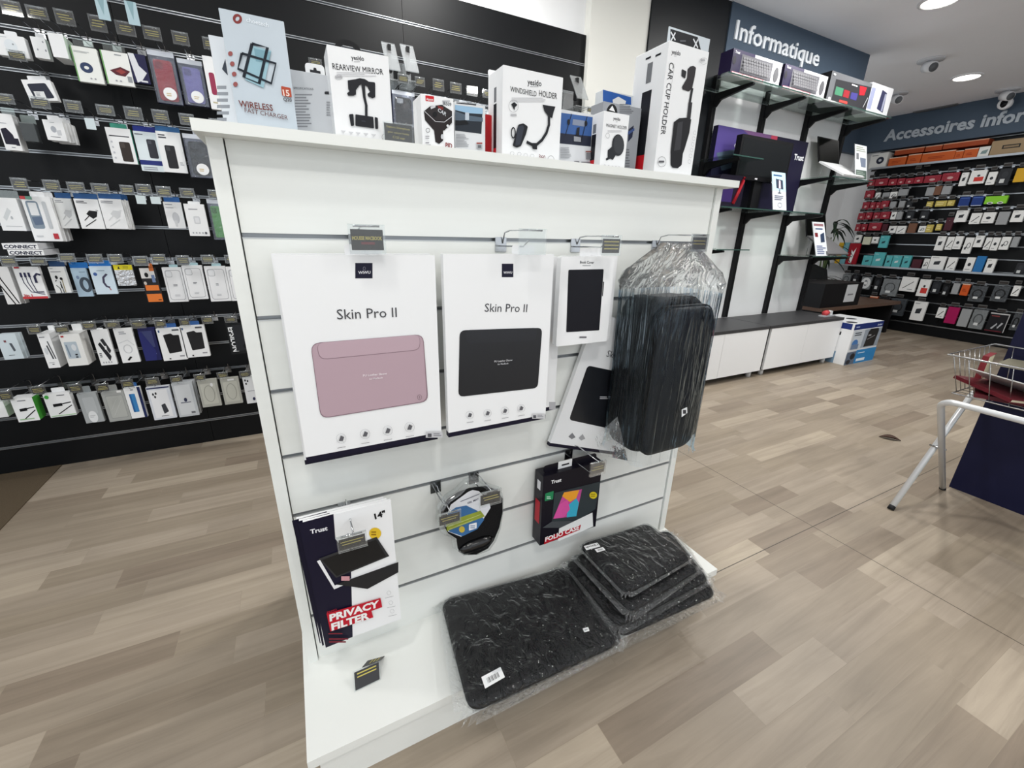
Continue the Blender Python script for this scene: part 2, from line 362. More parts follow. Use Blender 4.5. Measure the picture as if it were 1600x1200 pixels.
# darker floor mat at the left
tag(MB().box(-3.3, -1.132, -2.0, YW-.003, 0, .004, M((88, 76, 60), .8, bump=.3, bscale=220, var=.15)).build('floor_mat'), 'dark brown floor mat at the foot of the black wall, left edge', 'mat')

# ================================================================ GONDOLA
GW = 1.2
g = thing('display_gondola', 'white slatted display stand in the middle of the shop', 'display stand', (0, 0, 0))
GS = [1.17-.15*k for k in range(7)]                          # groove heights
zs = [.125]+GS[::-1]+[1.3225]
for i in range(8):
    MB().box(.0015, GW-.0015, 0, .014, zs[i]+(.0045 if i else 0), zs[i+1]-(.0045 if i < 7 else 0), WHITE).build('slat_board', g)
for z in GS:
    mb = MB().box(.001, GW-.001, .0100, .0138, z-.0044, z+.0044, M((150, 153, 156), .35, .7)); mb.box(.001, GW-.001, -.001, .012, z-.0046, z-.0030, M((200, 203, 205), .35, .6)); mb.build('slat_rail', g)
MB().box(.001, GW-.001, .0139, .030, .12, 1.3225, M((60, 62, 64), .6)).build('back_panel', g)
for x0, x1 in ((-.0245, -.0008), (GW+.0008, GW+.0245)): MB().box(x0, x1, -.0065, .44, .125, 1.3225, WHITE).build('side_panel', g)
MB().box(-.036, 1.241, -.045, .47, 1.3226, 1.340, WHITE).build('top_shelf', g)
MB().box(-.036, 1.231, -.241, .45, .100, .125, WHITE).build('base_shelf', g)
mb = MB().box(-.015, 1.212, -.231, -.213, 0, .0999, WHITE); mb.box(-.015, .003, -.2129, .44, 0, .0999, WHITE); mb.box(1.194, 1.212, -.2129, .44, 0, .0999, WHITE); mb.build('plinth', g)

# hooks with a clear ticket holder and a black price ticket
GOLD = M((196, 182, 90), .5); TICKET = M((32, 29, 28), .4, var=.3, bscale=90)
def hook(label, x, z, Y, length, tz, tw=.055, th=.037, lines=((.2, .30), (.2, .55)), group=None, ticket=True, text=None, twist=0.0, red=False, plate=.028):
    """x, z: foot of the hook on the wall face Y; the ticket hangs at its tip with its middle at height tz"""
    t = thing('display_hook', label, 'hook', (x, Y, z), group)
    mb = MB(); mb.box(-plate/2, plate/2, -.003, 0, -plate*.75, plate*.4, STEEL)
    mb.tube([(-.004, -.003, -.008), (-.004, -length+.03, -.006), (-.004, -length+.01, .006)], .0017, CHROME, 6)
    dz = tz-z
    up = dz+th/2+.002
    mb.tube([(.004, -.003, -.002), (.004, -.014, up*.8), (.004, -.04, up), (.004, -length, up)], .0017, CHROME, 6)
    mb.tube([(-tw*.36, -length, up), (tw*.36, -length, up)], .0019, CHROME, 6)
    mb.build('hook_rod', t)
    hd = MB(); hd.box(-tw/2, tw/2, -length-.004, -length-.0028, dz-th/2-.003, dz+th/2+.005, PLASTIC); hd.box(-tw/2, tw/2, -length+.0008, -length+.002, dz-th/2-.003, dz+th/2+.005, PLASTIC)
    hd.box(-tw/2, tw/2, -length-.0028, -length+.0008, dz+th/2+.0035, dz+th/2+.005, PLASTIC); h = hd.build('ticket_holder', t)
    if ticket:
        pb = MB(); a, b = tw*.44, th*.42; pb.box(-a, a, -length-.0018, -length-.0010, dz-b, dz+b, TICKET)
        y = -length-.0021
        if text: pb.text(text, (-a*.93, dz+b*.0), (a*.93, dz+b*.0), y, GOLD, .03, 1.5)
        else:
            for i, (l, v) in enumerate(lines): pb.box(-a*(1-l*1.5*random.random()-.1), a*(1-l*1.5*random.random()-.1), y, y+.0002, dz+b-2*b*v-b*.07, dz+b-2*b*v+b*.07, GOLD)
        if red: pb.box(-a*.4, a*.45, y, y+.0002, dz-b*.45, dz-b*.2, M((110, 28, 36), .5))
        pb.build('price_ticket', h)
    return t
DZ = 0
hook('wire hook with black ticket reading HOUSSE MACBOOK above the pink sleeve box', .195, 1.165, 0, .14, 1.168, .060, .040, text='HOUSSE MACBOOK', red=True)
hook('wire hook with an empty clear ticket holder above the black sleeve box', .513, 1.165, 0, .15, 1.168, .062, .042, ticket=False)
hook('wire hook with black ticket above the small tablet cover box', .722, 1.165, 0, .14, 1.163, .055, .036, lines=((.1, .2), (.1, .45), (.1, .7)))
hook('wire hook with black ticket holding the plastic-wrapped black bag', .995, 1.165, 0, .148, 1.172, .057, .034)
hook('wire hook with clear ticket holder carrying the privacy filter boxes', .110, .565, 0, .155, .578, .058, .030)
hook('wire hook with grey steel plate and ticket on the left of the mouse mat', .333, .560, 0, .112, .533, .058, .030)
hook('wire hook with ticket carrying the gel mouse mat', .440, .560, 0, .112, .560, .060, .034)
hook('wire hook with ticket carrying the black tablet folio case box', .750, .562, 0, .140, .582, .052, .034)

# ---------------------------------------------------------------- hanging sleeve boxes
PX = lambda Y, o: (lambda px, py: (lambda p: (p.x-o[0], p.z-o[1]))(aty(px, py, Y)))
def hung_box(name, label, cat, TL, BR, Y, t, base, shapes=(), tilt=0.0, group=None, navy=True, tab=None, radius=.001):
    a = aty(*TL, Y); b = aty(*BR, Y); wd = b.x-a.x; h = a.z-b.z; o = (a.x+wd/2, b.z)
    r = thing(name, label, cat, (o[0], Y, o[1]), group)
    mb = MB().prism(rrect(-wd/2, .011 if navy else 0, wd/2, h, radius, 2), 0, t, base)
    if navy: mb.box(-wd/2, wd/2, 0, t, 0, .011, M((22, 20, 40), .4))
    mb.build('carton', r)
    if tab: MB().prism(rrect(tab[0]-o[0], h-.002, tab[1]-o[0], h+tab[2], .006, 3), t-.0018, t-.0008, PAPER).build('hang_tab', r)
    if shapes: prints(MB(), shapes, PX(Y, o), 0).build('printed_front', r)
    return r
BOXW = M((240, 241, 242), .33)
GR = (70, 70, 74); LG = (150, 150, 154); NV = (22, 22, 44)
def sleeve_icons(pts, rx):
    s = []
    for i, (x, y) in enumerate(pts):
        s += [('o', x, y, rx, rx, .0004, LG), ('p', [(x-rx*.5, y+rx*.5), (x-rx*.1, y-rx*.6), (x+rx*.6, y-rx*.3), (x+rx*.3, y+rx*.5)], (95, 95, 100)), ('l', [(x-rx*.8, y+rx*2.0), (x+rx*.9, y+rx*1.7)], .0013, LG)]
    return s
hung_box('sleeve_box', 'white laptop sleeve box hanging directly behind the pink sleeve box', 'box', (423, 396), (684, 686), -.035, .016, BOXW, group=None)
hung_box('sleeve_box', 'white laptop sleeve box hanging directly behind the black sleeve box', 'box', (699, 401), (866, 640), -.045, .016, BOXW,
         [('r', 858, 628, 868, 640, (180, 180, 184))])
PK, PK2, PK3 = M((183, 158, 168), .16, 0, .5), M((188, 163, 173), .16, 0, .5), (138, 114, 124)
hung_box('sleeve_box', 'large white laptop sleeve box with a pink sleeve pictured on it', 'box', (427, 399), (690, 682), -.12, .016, BOXW,
  [('r', 555, 411, 582, 435, NV), ('t', 'WiWU', 560, 428, 579, 427.5, (225, 225, 230), .02), ('o', 569, 419.5, 1.8, 2.6, .0004, (150, 150, 165)),
   ('t', 'Skin Pro II', 527, 499, 620, 495, GR, .0),
   ('q', [(485, 536), (661, 522), (669, 627), (501, 654)], .016, PK3), ('q', [(486, 537), (660, 523), (667, 626), (502, 652.5)], .0155, PK),
   ('q', [(494, 535.5), (656, 522.5), (656, 546.5), (499, 562)], .013, PK3), ('q', [(494.6, 535.5), (655.4, 522.5), (655.2, 545.8), (500, 561)], .0125, PK2),
   ('t', 'PU Leather Sleeve', 567, 588, 604, 584.5, (240, 232, 236), .01), ('t', 'for MacBook', 577, 593, 598, 590.5, (240, 232, 236), .01),
   ('o', 655, 620, 3.2, 4, .0005, (90, 70, 80)), ('l', [(655, 617.5), (655, 622)], .0006, (90, 70, 80))]
  + sleeve_icons([(533, 684), (570, 677), (605, 671.5), (639, 666)], 7.5) + [('r', 664, 673, 690, 682, (196, 196, 200)), ('r', 667, 675.5, 673, 681, (90, 90, 95)), ('n', 676, 674.5, 689, 680, 2, (140, 140, 145))],
  tab=(.16, .225, .018))
BK = M((26, 28, 33), .3, 0, .5); BK2 = M((30, 32, 38), .3, 0, .5)
hung_box('sleeve_box', 'white laptop sleeve box with a black sleeve pictured on it, hanging upright', 'box', (692, 397), (852, 654), -.12, .016, BOXW,
  [('r', 784, 412, 802, 433, NV), ('t', 'WiWU', 786.5, 427.5, 800, 427.5, (225, 225, 230), .02),
   ('t', 'Skin Pro II', 757, 487, 823, 487.5, GR, .0),
   ('q', [(718, 516), (847, 512), (840, 606), (716, 620)], .013, BK), ('q', [(727, 515.5), (840, 512), (837, 532), (729, 536)], .010, BK2),
   ('t', 'PU Leather Sleeve', 772, 566, 800, 563.5, (205, 206, 210), .01), ('t', 'for MacBook', 777, 570, 794, 568.5, (205, 206, 210), .01)]
  + sleeve_icons([(733.5, 648), (761, 645), (788, 641), (813, 637)], 6) + [('r', 830, 645, 850, 653, (205, 205, 208)), ('r', 831.5, 647.5, 836, 652, (90, 90, 95)), ('n', 838, 646.5, 849, 651, 2, (140, 140, 145))],
  tab=(.49, .545, .018))
hung_box('tablet_cover_box', 'white tablet cover box behind the small Book Cover box', 'box', (879, 400), (952, 530), -.045, .018, BOXW, navy=False, radius=.004)
hung_box('tablet_cover_box', 'small white box reading Book Cover with a black tablet cover pictured', 'box', (877, 401), (948, 533), -.085, .018, BOXW,
  [('t', 'Book Cover', 906, 411.5, 928, 412, (40, 40, 44), .02), ('n', 910, 414, 925, 416, 1, LG),
   ('q', [(888, 421.5), (943, 420.5), (936, 516), (884.5, 519)], .003, (18, 18, 26)), ('p', [(942, 440), (943.5, 440.5), (941.5, 463), (940.6, 462)], (18, 18, 26)), ('r', 905, 525.5, 916, 528, (110, 110, 114))],
  navy=False, radius=.004, tab=(.69, .755, .018))

# tilted sleeve box under the wrapped bag
def tilted_box():
    Y = -.024; A, B, C = aty(858, 697, Y), aty(918, 530, Y), aty(952, 711, Y)
    up = (B-A); up.y = 0; L = .40; up.normalize(); rt = Vector((up.z, 0, -up.x)); wd = .285
    ang = math.atan2(rt.z, rt.x)
    r = thing('sleeve_box', 'white sleeve box with a black sleeve hanging tilted, half hidden by the wrapped bag', 'box', A); r.rotation_euler = (0, -ang, 0)
    MB().box(0, wd, 0, .014, .010, L, BOXW).box(0, wd, 0, .014, 0, .010, M((22, 20, 40), .4)).build('carton', r)
    def mp(px, py): p = aty(px, py, Y)-A; return (p.dot(rt), p.dot(up))
    prints(MB(), [('q', [(918, 571), (1010, 590), (1000, 680), (889, 656)], .012, BK), ('t', 'Skin Pro II', 947, 557, 990, 566, GR, 0), ('n', 937, 619, 952, 624, 2, (190, 190, 195)),
                  ('p', [(888, 682), (894, 676), (899, 683), (893, 686)], (130, 130, 134)), ('p', [(904, 684), (910, 678), (914, 685), (908, 688)], (165, 165, 168))], mp, 0).build('printed_front', r)
tilted_box()

# privacy filter folders
def privacy(Y, dx, label, front):
    TL, BR = (473, 816), (630, 966); a = aty(*TL, -.10); wd, h, t = .178, .351, .007
    r = thing('privacy_filter', label, 'box', (a.x+dx, Y, a.z-h+dx*.35), 'privacy filters on the lower left hook')
    NVY = M((22, 20, 42), .35)
    mb = MB().box(0, wd, 0, t, 0, h, BOXW); mb.build('carton', r)
    o = (a.x, a.z-h)
    def mp(px, py): p = aty(px, py, -.10); return (p.x-o[0], p.z-o[1])
    pr = [('p', [(466, 818), (521, 803), (524, 842), (548, 870), (551, 995), (509, 1012)], NVY), ('t', 'Trust', 485, 834, 512, 828, (240, 240, 244), .03)]
    if front:
        pr += [('t', '14"', 586, 811, 603, 805, (20, 20, 24), .04), ('e', 586, 833, 9.5, 9, (228, 190, 50)), ('n', 580, 829, 592, 837, 2, (150, 110, 20)),
               ('p', [(495, 876), (500, 874), (523, 914), (602, 880), (604, 884), (522, 920)], (236, 236, 238)), ('p', [(498, 872), (588, 838), (608, 868), (525, 902)], (52, 52, 54)), ('p', [(503, 874), (587, 842), (603, 868), (526, 899)], (30, 29, 29)),
               ('p', [(524, 912), (622, 877), (622, 893), (574, 919), (540, 914)], (38, 38, 40)), ('r', 533, 899, 546, 906, (206, 150, 158)),
               ('p', [(510, 957), (594, 933), (597, 947), (580, 953), (583, 963), (516, 985)], (190, 22, 44)), ('t', 'PRIVACY', 515, 969, 592, 946, (244, 240, 240), .045), ('t', 'FILTER', 518, 983, 577, 964, (244, 240, 240), .045),
               ('n', 513, 986, 545, 990, 1, (120, 30, 46)), ('n', 514, 994, 548, 1003, 2, (120, 30, 46)), ('t', 'PRIMO', 511, 956, 526, 951, (190, 40, 60), .01)]
        for x, y in ((607, 924), (610, 939), (612, 952)): pr += [('o', x, y, 3, 3, .0004, (130, 130, 134)), ('l', [(x-6, y+8), (x+7, y+5)], .001, (150, 150, 154))]
    prints(MB(), pr, mp, 0, .0003).build('printed_front', r)
    return r
privacy(-.100, 0, 'front privacy filter folder reading PRIVACY FILTER 14 inch, navy and white', True)
privacy(-.089, -.007, 'privacy filter folder immediately behind the front one, navy corner showing', False)
privacy(-.078, -.012, 'rearmost privacy filter folder on the lower left hook', False)

# folio case box
def folio():
    Y = -.055; t = .045; a = aty(850, 742, Y); b = aty(925, 819, Y); c = aty(843, 853, Y)
    TLb, BRb = (849, 745), (928, 826)
    a = aty(*TLb, Y); b = aty(*BRb, Y); h = a.z-aty(842, 853, Y).z; wd = aty(941, 724, Y).x-a.x
    r = thing('folio_case_box', 'black tablet FOLIO CASE box with a colourful tablet screen pictured', 'box', (a.x, Y, a.z-h))
    BLK = M((20, 18, 28), .32)
    MB().box(0, wd, 0, t, 0, h, BLK).build('carton', r)
    o = (a.x, a.z-h); mp = PX(Y, o)
    pr = [('t', 'Trust', 861, 756, 877, 752, (240, 240, 242), .03), ('q', [(852, 771), (865, 767), (864, 780), (851, 783)], .002, (40, 130, 84)), ('n', 854, 775, 862, 780, 2, (190, 220, 200)),
          ('p', [(862, 815), (866, 770), (938, 752), (930, 795), (905, 812)], (50, 58, 62)), ('p', [(864, 810), (881, 769), (909, 764), (900, 806)], (196, 80, 150)),
          ('p', [(878, 775), (881, 769), (905, 765), (900, 778), (890, 784)], (236, 160, 50)), ('p', [(886, 790), (900, 778), (904, 785), (900, 806), (885, 808)], (60, 170, 200)), ('p', [(873, 788), (886, 780), (890, 795), (880, 808), (864, 810)], (214, 84, 160)),
          ('p', [(847, 824), (862, 814), (900, 813), (880, 824)], (70, 74, 78)),
          ('p', [(873, 825), (925, 800), (926, 822), (871, 845)], (228, 230, 230)), ('p', [(851, 840), (907, 819), (905, 827), (849, 850)], (176, 24, 42)), ('t', 'FOLIO CASE', 851, 845.5, 904, 826, (240, 236, 236), .035), ('e', 926, 773, 6, 5.5, (216, 196, 40)), ('n', 922, 770, 931, 776, 2, (140, 120, 20))]
    prints(MB(), pr, mp, 0).build('printed_front', r)
    sb = MB(); sb.box(-.0006, -.0003, .010, .036, h*.30, h*.62, M((176, 24, 42), .4)); sb.box(-.0006, -.0003, .012, .03, h*.78, h*.9, M((226, 226, 230), .4)); sb.build('printed_side', r)
    MB().prism(rrect(.010, h-.001, wd-.01, h+.022, .01, 3), t*.4, t*.4+.001, BLK).build('hang_flap', r)
    hb = MB().box(.060, .108, t*.4-.0012, t*.4-.0002, h-.012, h+.024, PAPER); hb.box(.072, .098, t*.4-.0016, t*.4-.0012, h+.008, h+.013, INK); hb.build('hang_tab', r)
folio()

# gel mouse mat in its clear blister
def mouse_mat():
    Y = -.065; o = aty(742, 810, Y); mp = PX(Y, (o.x, o.z)); r = thing('mouse_mat_pack', 'black gel mouse mat with wrist rest in a clear blister', 'mouse mat', o)
    out = [(691, 836), (683, 815), (684, 795), (697, 777), (714, 766), (727, 752), (745, 746), (762, 757), (783, 764), (788, 775), (787, 800), (783, 825), (775, 846), (764, 861), (745, 868), (722, 869), (710, 860), (707, 842)]
    pad = [(700, 833), (690, 815), (690, 798), (700, 782), (716, 771), (735, 764), (760, 761), (778, 767), (785, 779), (785, 800), (780, 824), (771, 845), (762, 857), (744, 866), (725, 866), (716, 858), (714, 842)]
    P = [mp(*q) for q in out]; mb = MB().prism(P, .012, .014, PLASTIC)
    n = len(P)
    if area2(P) < 0: P = P[::-1]
    I = [(x*.93, z*.93) for x, z in P]
    mb.loft([[(x, .012, z) for x, z in P], [(x, -.008, z) for x, z in I], [(x*.96, -.010, z*.96) for x, z in I]], clear((.93, .95, .95), .10, .05, haze=.06), cap=False); mb.build('blister', r)
    MB().prism([mp(*q) for q in pad], -.001, .006, M((16, 16, 18), .6, bump=.2, bscale=300)).build('mat', r)
    c = Vector(mp(742, 851)); mb = MB(); rings = []
    e0, e1 = Vector(mp(716, 858)), Vector(mp(771, 838)); ax = (e1-e0)
    for k in range(9):
        s = k/8; p = e0+ax*s; rad = .030*math.sqrt(max(.02, 1-(2*s-1)**2))*(.85+.15*abs(2*s-1)); rings.append([(p.x, -.001-.6*rad*max(0, math.sin(a*math.pi/6)), p.y-.004+rad*math.cos(a*math.pi/6)*.75) for a in range(12)])
    mb.loft(rings, M((14, 14, 16), .18, 0, .6, bump=.15, bscale=80)); mb.build('wrist_rest', r)
    lb = [('p', [(731, 768), (738, 765), (748, 767), (764, 783), (766, 793), (752, 815), (720, 838), (700, 830), (694, 815), (704, 788)], (226, 228, 234)), ('t', 'GEL MAT', 730, 787, 748, 780, (90, 92, 110), .03), ('l', [(719, 783), (749, 771)], .002, (90, 92, 110)),
          ('p', [(700, 800), (712, 792), (728, 789), (745, 797), (756, 811), (745, 826), (722, 837), (702, 830), (695, 818)], (62, 108, 158)), ('p', [(696, 815), (750, 797), (757, 806), (698, 829)], (148, 160, 62)), ('l', [(700, 822), (750, 803)], .0012, (215, 225, 160)), ('l', [(701, 826), (738, 812)], .0012, (215, 225, 160)),
          ('e', 721, 826, 4.5, 5, (200, 178, 70)), ('q', [(732, 818), (744, 815), (744, 824), (732, 828)], .002, (232, 234, 240)), ('n', 734, 819, 742, 825, 2, (120, 140, 170))]
    prints(MB(), lb, mp, -.0015).build('card_label', r)
mouse_mat()

# ---------------------------------------------------------------- the wrapped bag on the right hook
WRAP = clear((.95, .96, .97), .018, .05, bump=1.0, scale=(48, 48, 4), haze=.0, name='polythene', dist=.016, fk=.7, gtint=(.72, .88, 1))  # bluish gloss tint paints window-pale streaks in place of brown floor reflections
WRAPL = clear((.97, .98, .98), .03, .08, bump=1.0, scale=(34, 34, 20), haze=.08, name='polythene_loose', dist=.018, fk=.9)
FABRIC = M((15, 16, 18), .62, 0, .25, bump=.25, bscale=500); FABRIC2 = M((20, 24, 31), .5, 0, .3, bump=.2, bscale=400)
def bag():
    X0, X1, Y0, Y1, Z0, Z1 = .858, 1.068, -.185, -.030, .600, 1.035
    r = thing('wrapped_bag', 'black padded bag in clear polythene hanging from the right hook', 'bag', ((X0+X1)/2, -.1, Z0))
    ox, oy, oz = (X0+X1)/2, -.1, Z0
    def ring(x0, x1, y0, y1, z, rad, k=4): return [(x-ox, y-oy, z-oz) for x, y in rrect(x0, y0, x1, y1, rad, k)]
    mb = MB(); H = Z1-Z0; rings = []
    for s, i in ((0, .035), (.015, .018), (.05, .006), (.15, 0), (.5, -.003), (.82, 0), (.92, .004), (.97, .014), (1, .034)):
        rings.append(ring(X0+i*.7, X1-i*.8, Y0+.035+i*.3, Y1-i*.4, Z0+H*s, .022))
    mb.loft(rings, FABRIC); mb.build('bag_body', r)
    mb = MB(); rings = []                                   # the raised front pocket
    for y, i in ((Y0+.040, 0), (Y0+.012, 0), (Y0+.003, .006), (Y0, .016)): rings.append([(x-ox, y-oy, z-oz) for x, z in rrect(X0+.012+i, Z0+.006+i, X1-.002-i, Z1-.016-i, .042, 6)])
    mb.loft(rings, FABRIC2); mb.build('front_pocket', r)
    mb = MB()
    for q in (.012, .003): mb.tube([(x-ox, Y0+.012+q-oy, z-oz) for x, z in rrect(X0+.011, Z0+.005, X1-.001, Z1-.015, .042, 6)], .003, M((14, 14, 16), .5), 6, closed=True)
    mb.build('piping', r)
    MB().tube([(X1-ox, -.10-oy, Z1-.10-oz), (X1+.022-ox, -.10-oy, Z1-.14-oz), (X1+.026-ox, -.10-oy, Z1-.19-oz), (X1-.004-ox, -.10-oy, Z1-.215-oz)], .012, M((15, 15, 17), .7)).build('carry_strap', r)
    mp = lambda px, py: (lambda p: (p.x-ox, p.z-oz))(aty(px, py, Y0-.007))
    prints(MB(), [('q', [(1065, 640), (1073.5, 636), (1074, 645), (1065, 652)], .0005, (232, 234, 236)), ('r', 1067, 640.5, 1072, 646.5, (60, 60, 64))], mp, Y0-.0068-oy).build('barcode_label', r)
    # the polythene: tight round the body, gathered up to the hook
    mb = MB(); rings = []; n = 48
    prof = [(-.014, .012, 1), (.0, .007, 1), (.06, .005, 1), (.18, .005, 1), (.34, .006, 1), (.45, .008, 1), (.475, .012, .98), (.50, .018, .93), (.525, .014, .80), (.55, .006, .58), (.572, .0, .40)]
    for j, (dz, e, sx) in enumerate(prof):
        rr = []; base = rrect(X0-.006-e, Y0-.003-e*.4, X1+.004+e, Y1+.004, .03, 11); cx = (X0+X1)/2+.03*(1-sx)
        for i, (x, y) in enumerate(base):
            k = .0022*math.sin(i*1.7+j*.8)+.0018*math.sin(i*2.9-j*1.3) if dz < .46 else .010*math.sin(i*1.3+j*.6)*(1-.3*sx)+.006*math.sin(i*2.6-j)
            x2 = cx+(x-(X0+X1)/2)*sx; y2 = -.1+(y+.1)*(1 if dz < .46 else max(.12, 1-(dz-.46)*8)); d = Vector((x2-cx, y2+.1)); d = d.normalized()*k if d.length else d
            rr.append((x2+d.x-ox, y2+d.y-oy, Z0+dz-oz))
        rings.append(rr)
    mb.loft(rings[:6], WRAP, cap=False); mb.loft(rings[5:], WRAPL, cap=False)
    # loose tail at the bottom left
    T = [(X0-.012, -.09, Z0+.10), (X0-.010, -.15, Z0-.012), (X0+.03, -.17, Z0-.018), (X0-.050, -.08, Z0-.020), (X0-.062, -.06, Z0+.03)]
    mb.add([(x-ox, y-oy, z-oz) for x, y, z in T], [(0, 1, 3, 4), (1, 2, 3)], WRAPL, True)
    mb.build('plastic_wrap', r)
bag()

# ---------------------------------------------------------------- wrapped laptop sleeves lying on the base shelf
SLV = M((15, 15, 17), .6, 0, .25, bump=.25, bscale=260); SLV2 = M((12, 12, 14), .55, 0, .25, bump=.25, bscale=260)
FILM = clear((.92, .93, .94), .022, .03, bump=1.0, scale=(40, 24, 38), haze=.0, name='polythene_film', dist=.022, fk=.45)
FRINGE = clear((.95, .96, .96), .07, .05, bump=1.0, scale=(80, 80, 80), haze=.045, name='polythene_edge', dist=.014, fk=.9)
def pillow(mb, q, z0, z1, rad, m, e=0.0, jig=0.0):
    c = sum((Vector(p).to_2d() for p in q), Vector((0, 0)))/4; base = rquad(q, rad, 8); rings = []
    def off(p, i):
        v = Vector(p)-c; return c+v*(1-i/max(.01, v.length))
    for f, i in ((0, .012), (.12, .004), (.35, 0), (.65, 0), (.86, .005), (.97, .016), (1.0, .035)):
        rr = []
        for k, p in enumerate(base):
            v = off(p, i-e); j = jig*math.sin(k*2.3+f*4)*.5+jig*.5*math.sin(k*1.1-f*7); v = off(v, -j); rr.append((v.x, v.y, z0+(z1-z0)*f+(jig*.5*math.sin(k*1.9) if 0 < f < 1 else 0)))
        rings.append(rr)
    top = [tuple(c+(Vector(p[:2])-c)*.5)+(z1+.002,) for p in rings[-1]]; rings.append(top)
    if area2(base) < 0: rings = [r[::-1] for r in rings]
    return mb.loft(rings, m)
def sleeve(label, q, z0, z1, rad=.03, fringe=.02, labels=(), group='wrapped laptop sleeves on the base shelf', m=SLV, sides=(0, 1, 2, 3)):
    c = sum((Vector(p).to_2d() for p in q), Vector((0, 0)))/4; r = thing('laptop_sleeve', label, 'laptop sleeve', (c.x, c.y, z0), group)
    Q = [Vector(p).to_2d()-c for p in q]
    pillow(MB(), Q, 0, z1-z0, rad, m).build('sleeve_body', r)
    b = rquad(Q, rad, 8); zz = (z1-z0)*.5
    MB().tube([(x*1.001, y*1.001, zz) for x, y in b], .0022, M((10, 10, 11), .45), 6, closed=True).build('zip', r)
    mb = pillow(MB(), Q, -.0005, z1-z0+.0035, rad, FILM, .004, .0022)
    n = len(b); vs = []
    for k, p in enumerate(b):
        v = Vector(p); l = v.length; w2 = fringe*(.7+.6*abs(math.sin(k*1.37))+.35*math.sin(k*3.1)); z = zz+.004*math.sin(k*2.2)
        vs += [tuple(v*(1+.002/l))+(zz,), tuple(v*(1+w2*.5/l))+(z+.004*math.sin(k*3.7),), tuple(v*(1+w2/l))+(z-.006+.004*math.sin(k*1.3),)]
    mb.add(vs, [(3*k+j, 3*((k+1) % n)+j, 3*((k+1) % n)+j+1, 3*k+j+1) for k in range(n) for j in (0, 1)], FRINGE, True)
    mb.build('plastic_wrap', r)
    for nm, pts, zt, art in labels:
        pp = [atz(*p, zt) for p in pts]; lb = MB(); lb.add([(p.x-c.x, p.y-c.y, zt+.0044-z0) for p in pp], [(3, 2, 1, 0)] if area2([(p.x, p.y) for p in pp]) < 0 else [(0, 1, 2, 3)], M((236, 237, 238), .4))
        A, B, C, D = [Vector((p.x-c.x, p.y-c.y)) for p in pp]
        def pt(u, v): return A*(1-u)*(1-v)+B*u*(1-v)+C*u*v+D*(1-u)*v
        if art == 'bar':
            for k in range(12):
                u = .2+.6*k/12; wd = .012+.02*((k*7) % 3)/2; f = [pt(u, .3), pt(u+wd, .3), pt(u+wd, .75), pt(u, .75)]; lb.add([(p.x, p.y, zt+.0048-z0) for p in f], [(3, 2, 1, 0)], INK)
        elif art:
            vs, fs = text_geo(art, .02); xa = min(v[0] for v in vs); xb = max(v[0] for v in vs); vv = []
            for x, y in vs: p = pt(.06+.88*(1-(x-xa)/(xb-xa)), .25+.62*y); vv.append((p.x, p.y, zt+.0048-z0))
            lb.add(vv, fs, INK)
        lb.build(nm, r)
    return r
def zq(pts, z): return [atz(*p, z) for p in pts]
B0 = .1255
sleeve('black wrapped laptop sleeve lowest of the large flat pair on the base shelf', [(.372, .010-.02), (.772, -.018), (.752, -.318), (.345, -.310)], B0, B0+.020, m=SLV2)
sleeve('large black wrapped laptop sleeve with a white barcode label, on top at the left', zq([(690, 937), (884, 885), (968, 1001), (735, 1109)], .17), B0+.021, .172, .034, .028,
       [('barcode_label', [(752, 1060), (782, 1044), (789, 1060), (758, 1078)], .172, 'bar'), ('small_label', [(910, 984), (918.5, 981.5), (921, 987.5), (913, 990)], .172, 'bar')])
sleeve('black wrapped laptop sleeve at the bottom of the right stack', zq([(890, 884), (1052, 832), (1119, 925), (972, 990)], .150), B0, .150, .03, .034, m=SLV2)
sleeve('black wrapped laptop sleeve second from the bottom of the right stack', zq([(884, 876), (1045, 826), (1108, 902), (966, 975)], .178), .1535, .178, .03, .026)
sleeve('black wrapped laptop sleeve second from the top of the right stack', zq([(900, 866), (1008, 829), (1092, 886), (987, 952)], .206), .1815, .206, .022, .022, m=SLV2)
sleeve('smallest black wrapped sleeve with a 12inch label, on top of the right stack', zq([(906, 848), (1012, 815), (1081, 868), (980, 922)], .240), .2095, .240, .028, .012,
       [('size_label', [(912, 855), (933, 849.5), (938, 855.5), (916, 861.5)], .240, '12inch'), ('barcode_label', [(929, 860), (942, 856.5), (946, 861), (933, 865)], .240, 'bar')])

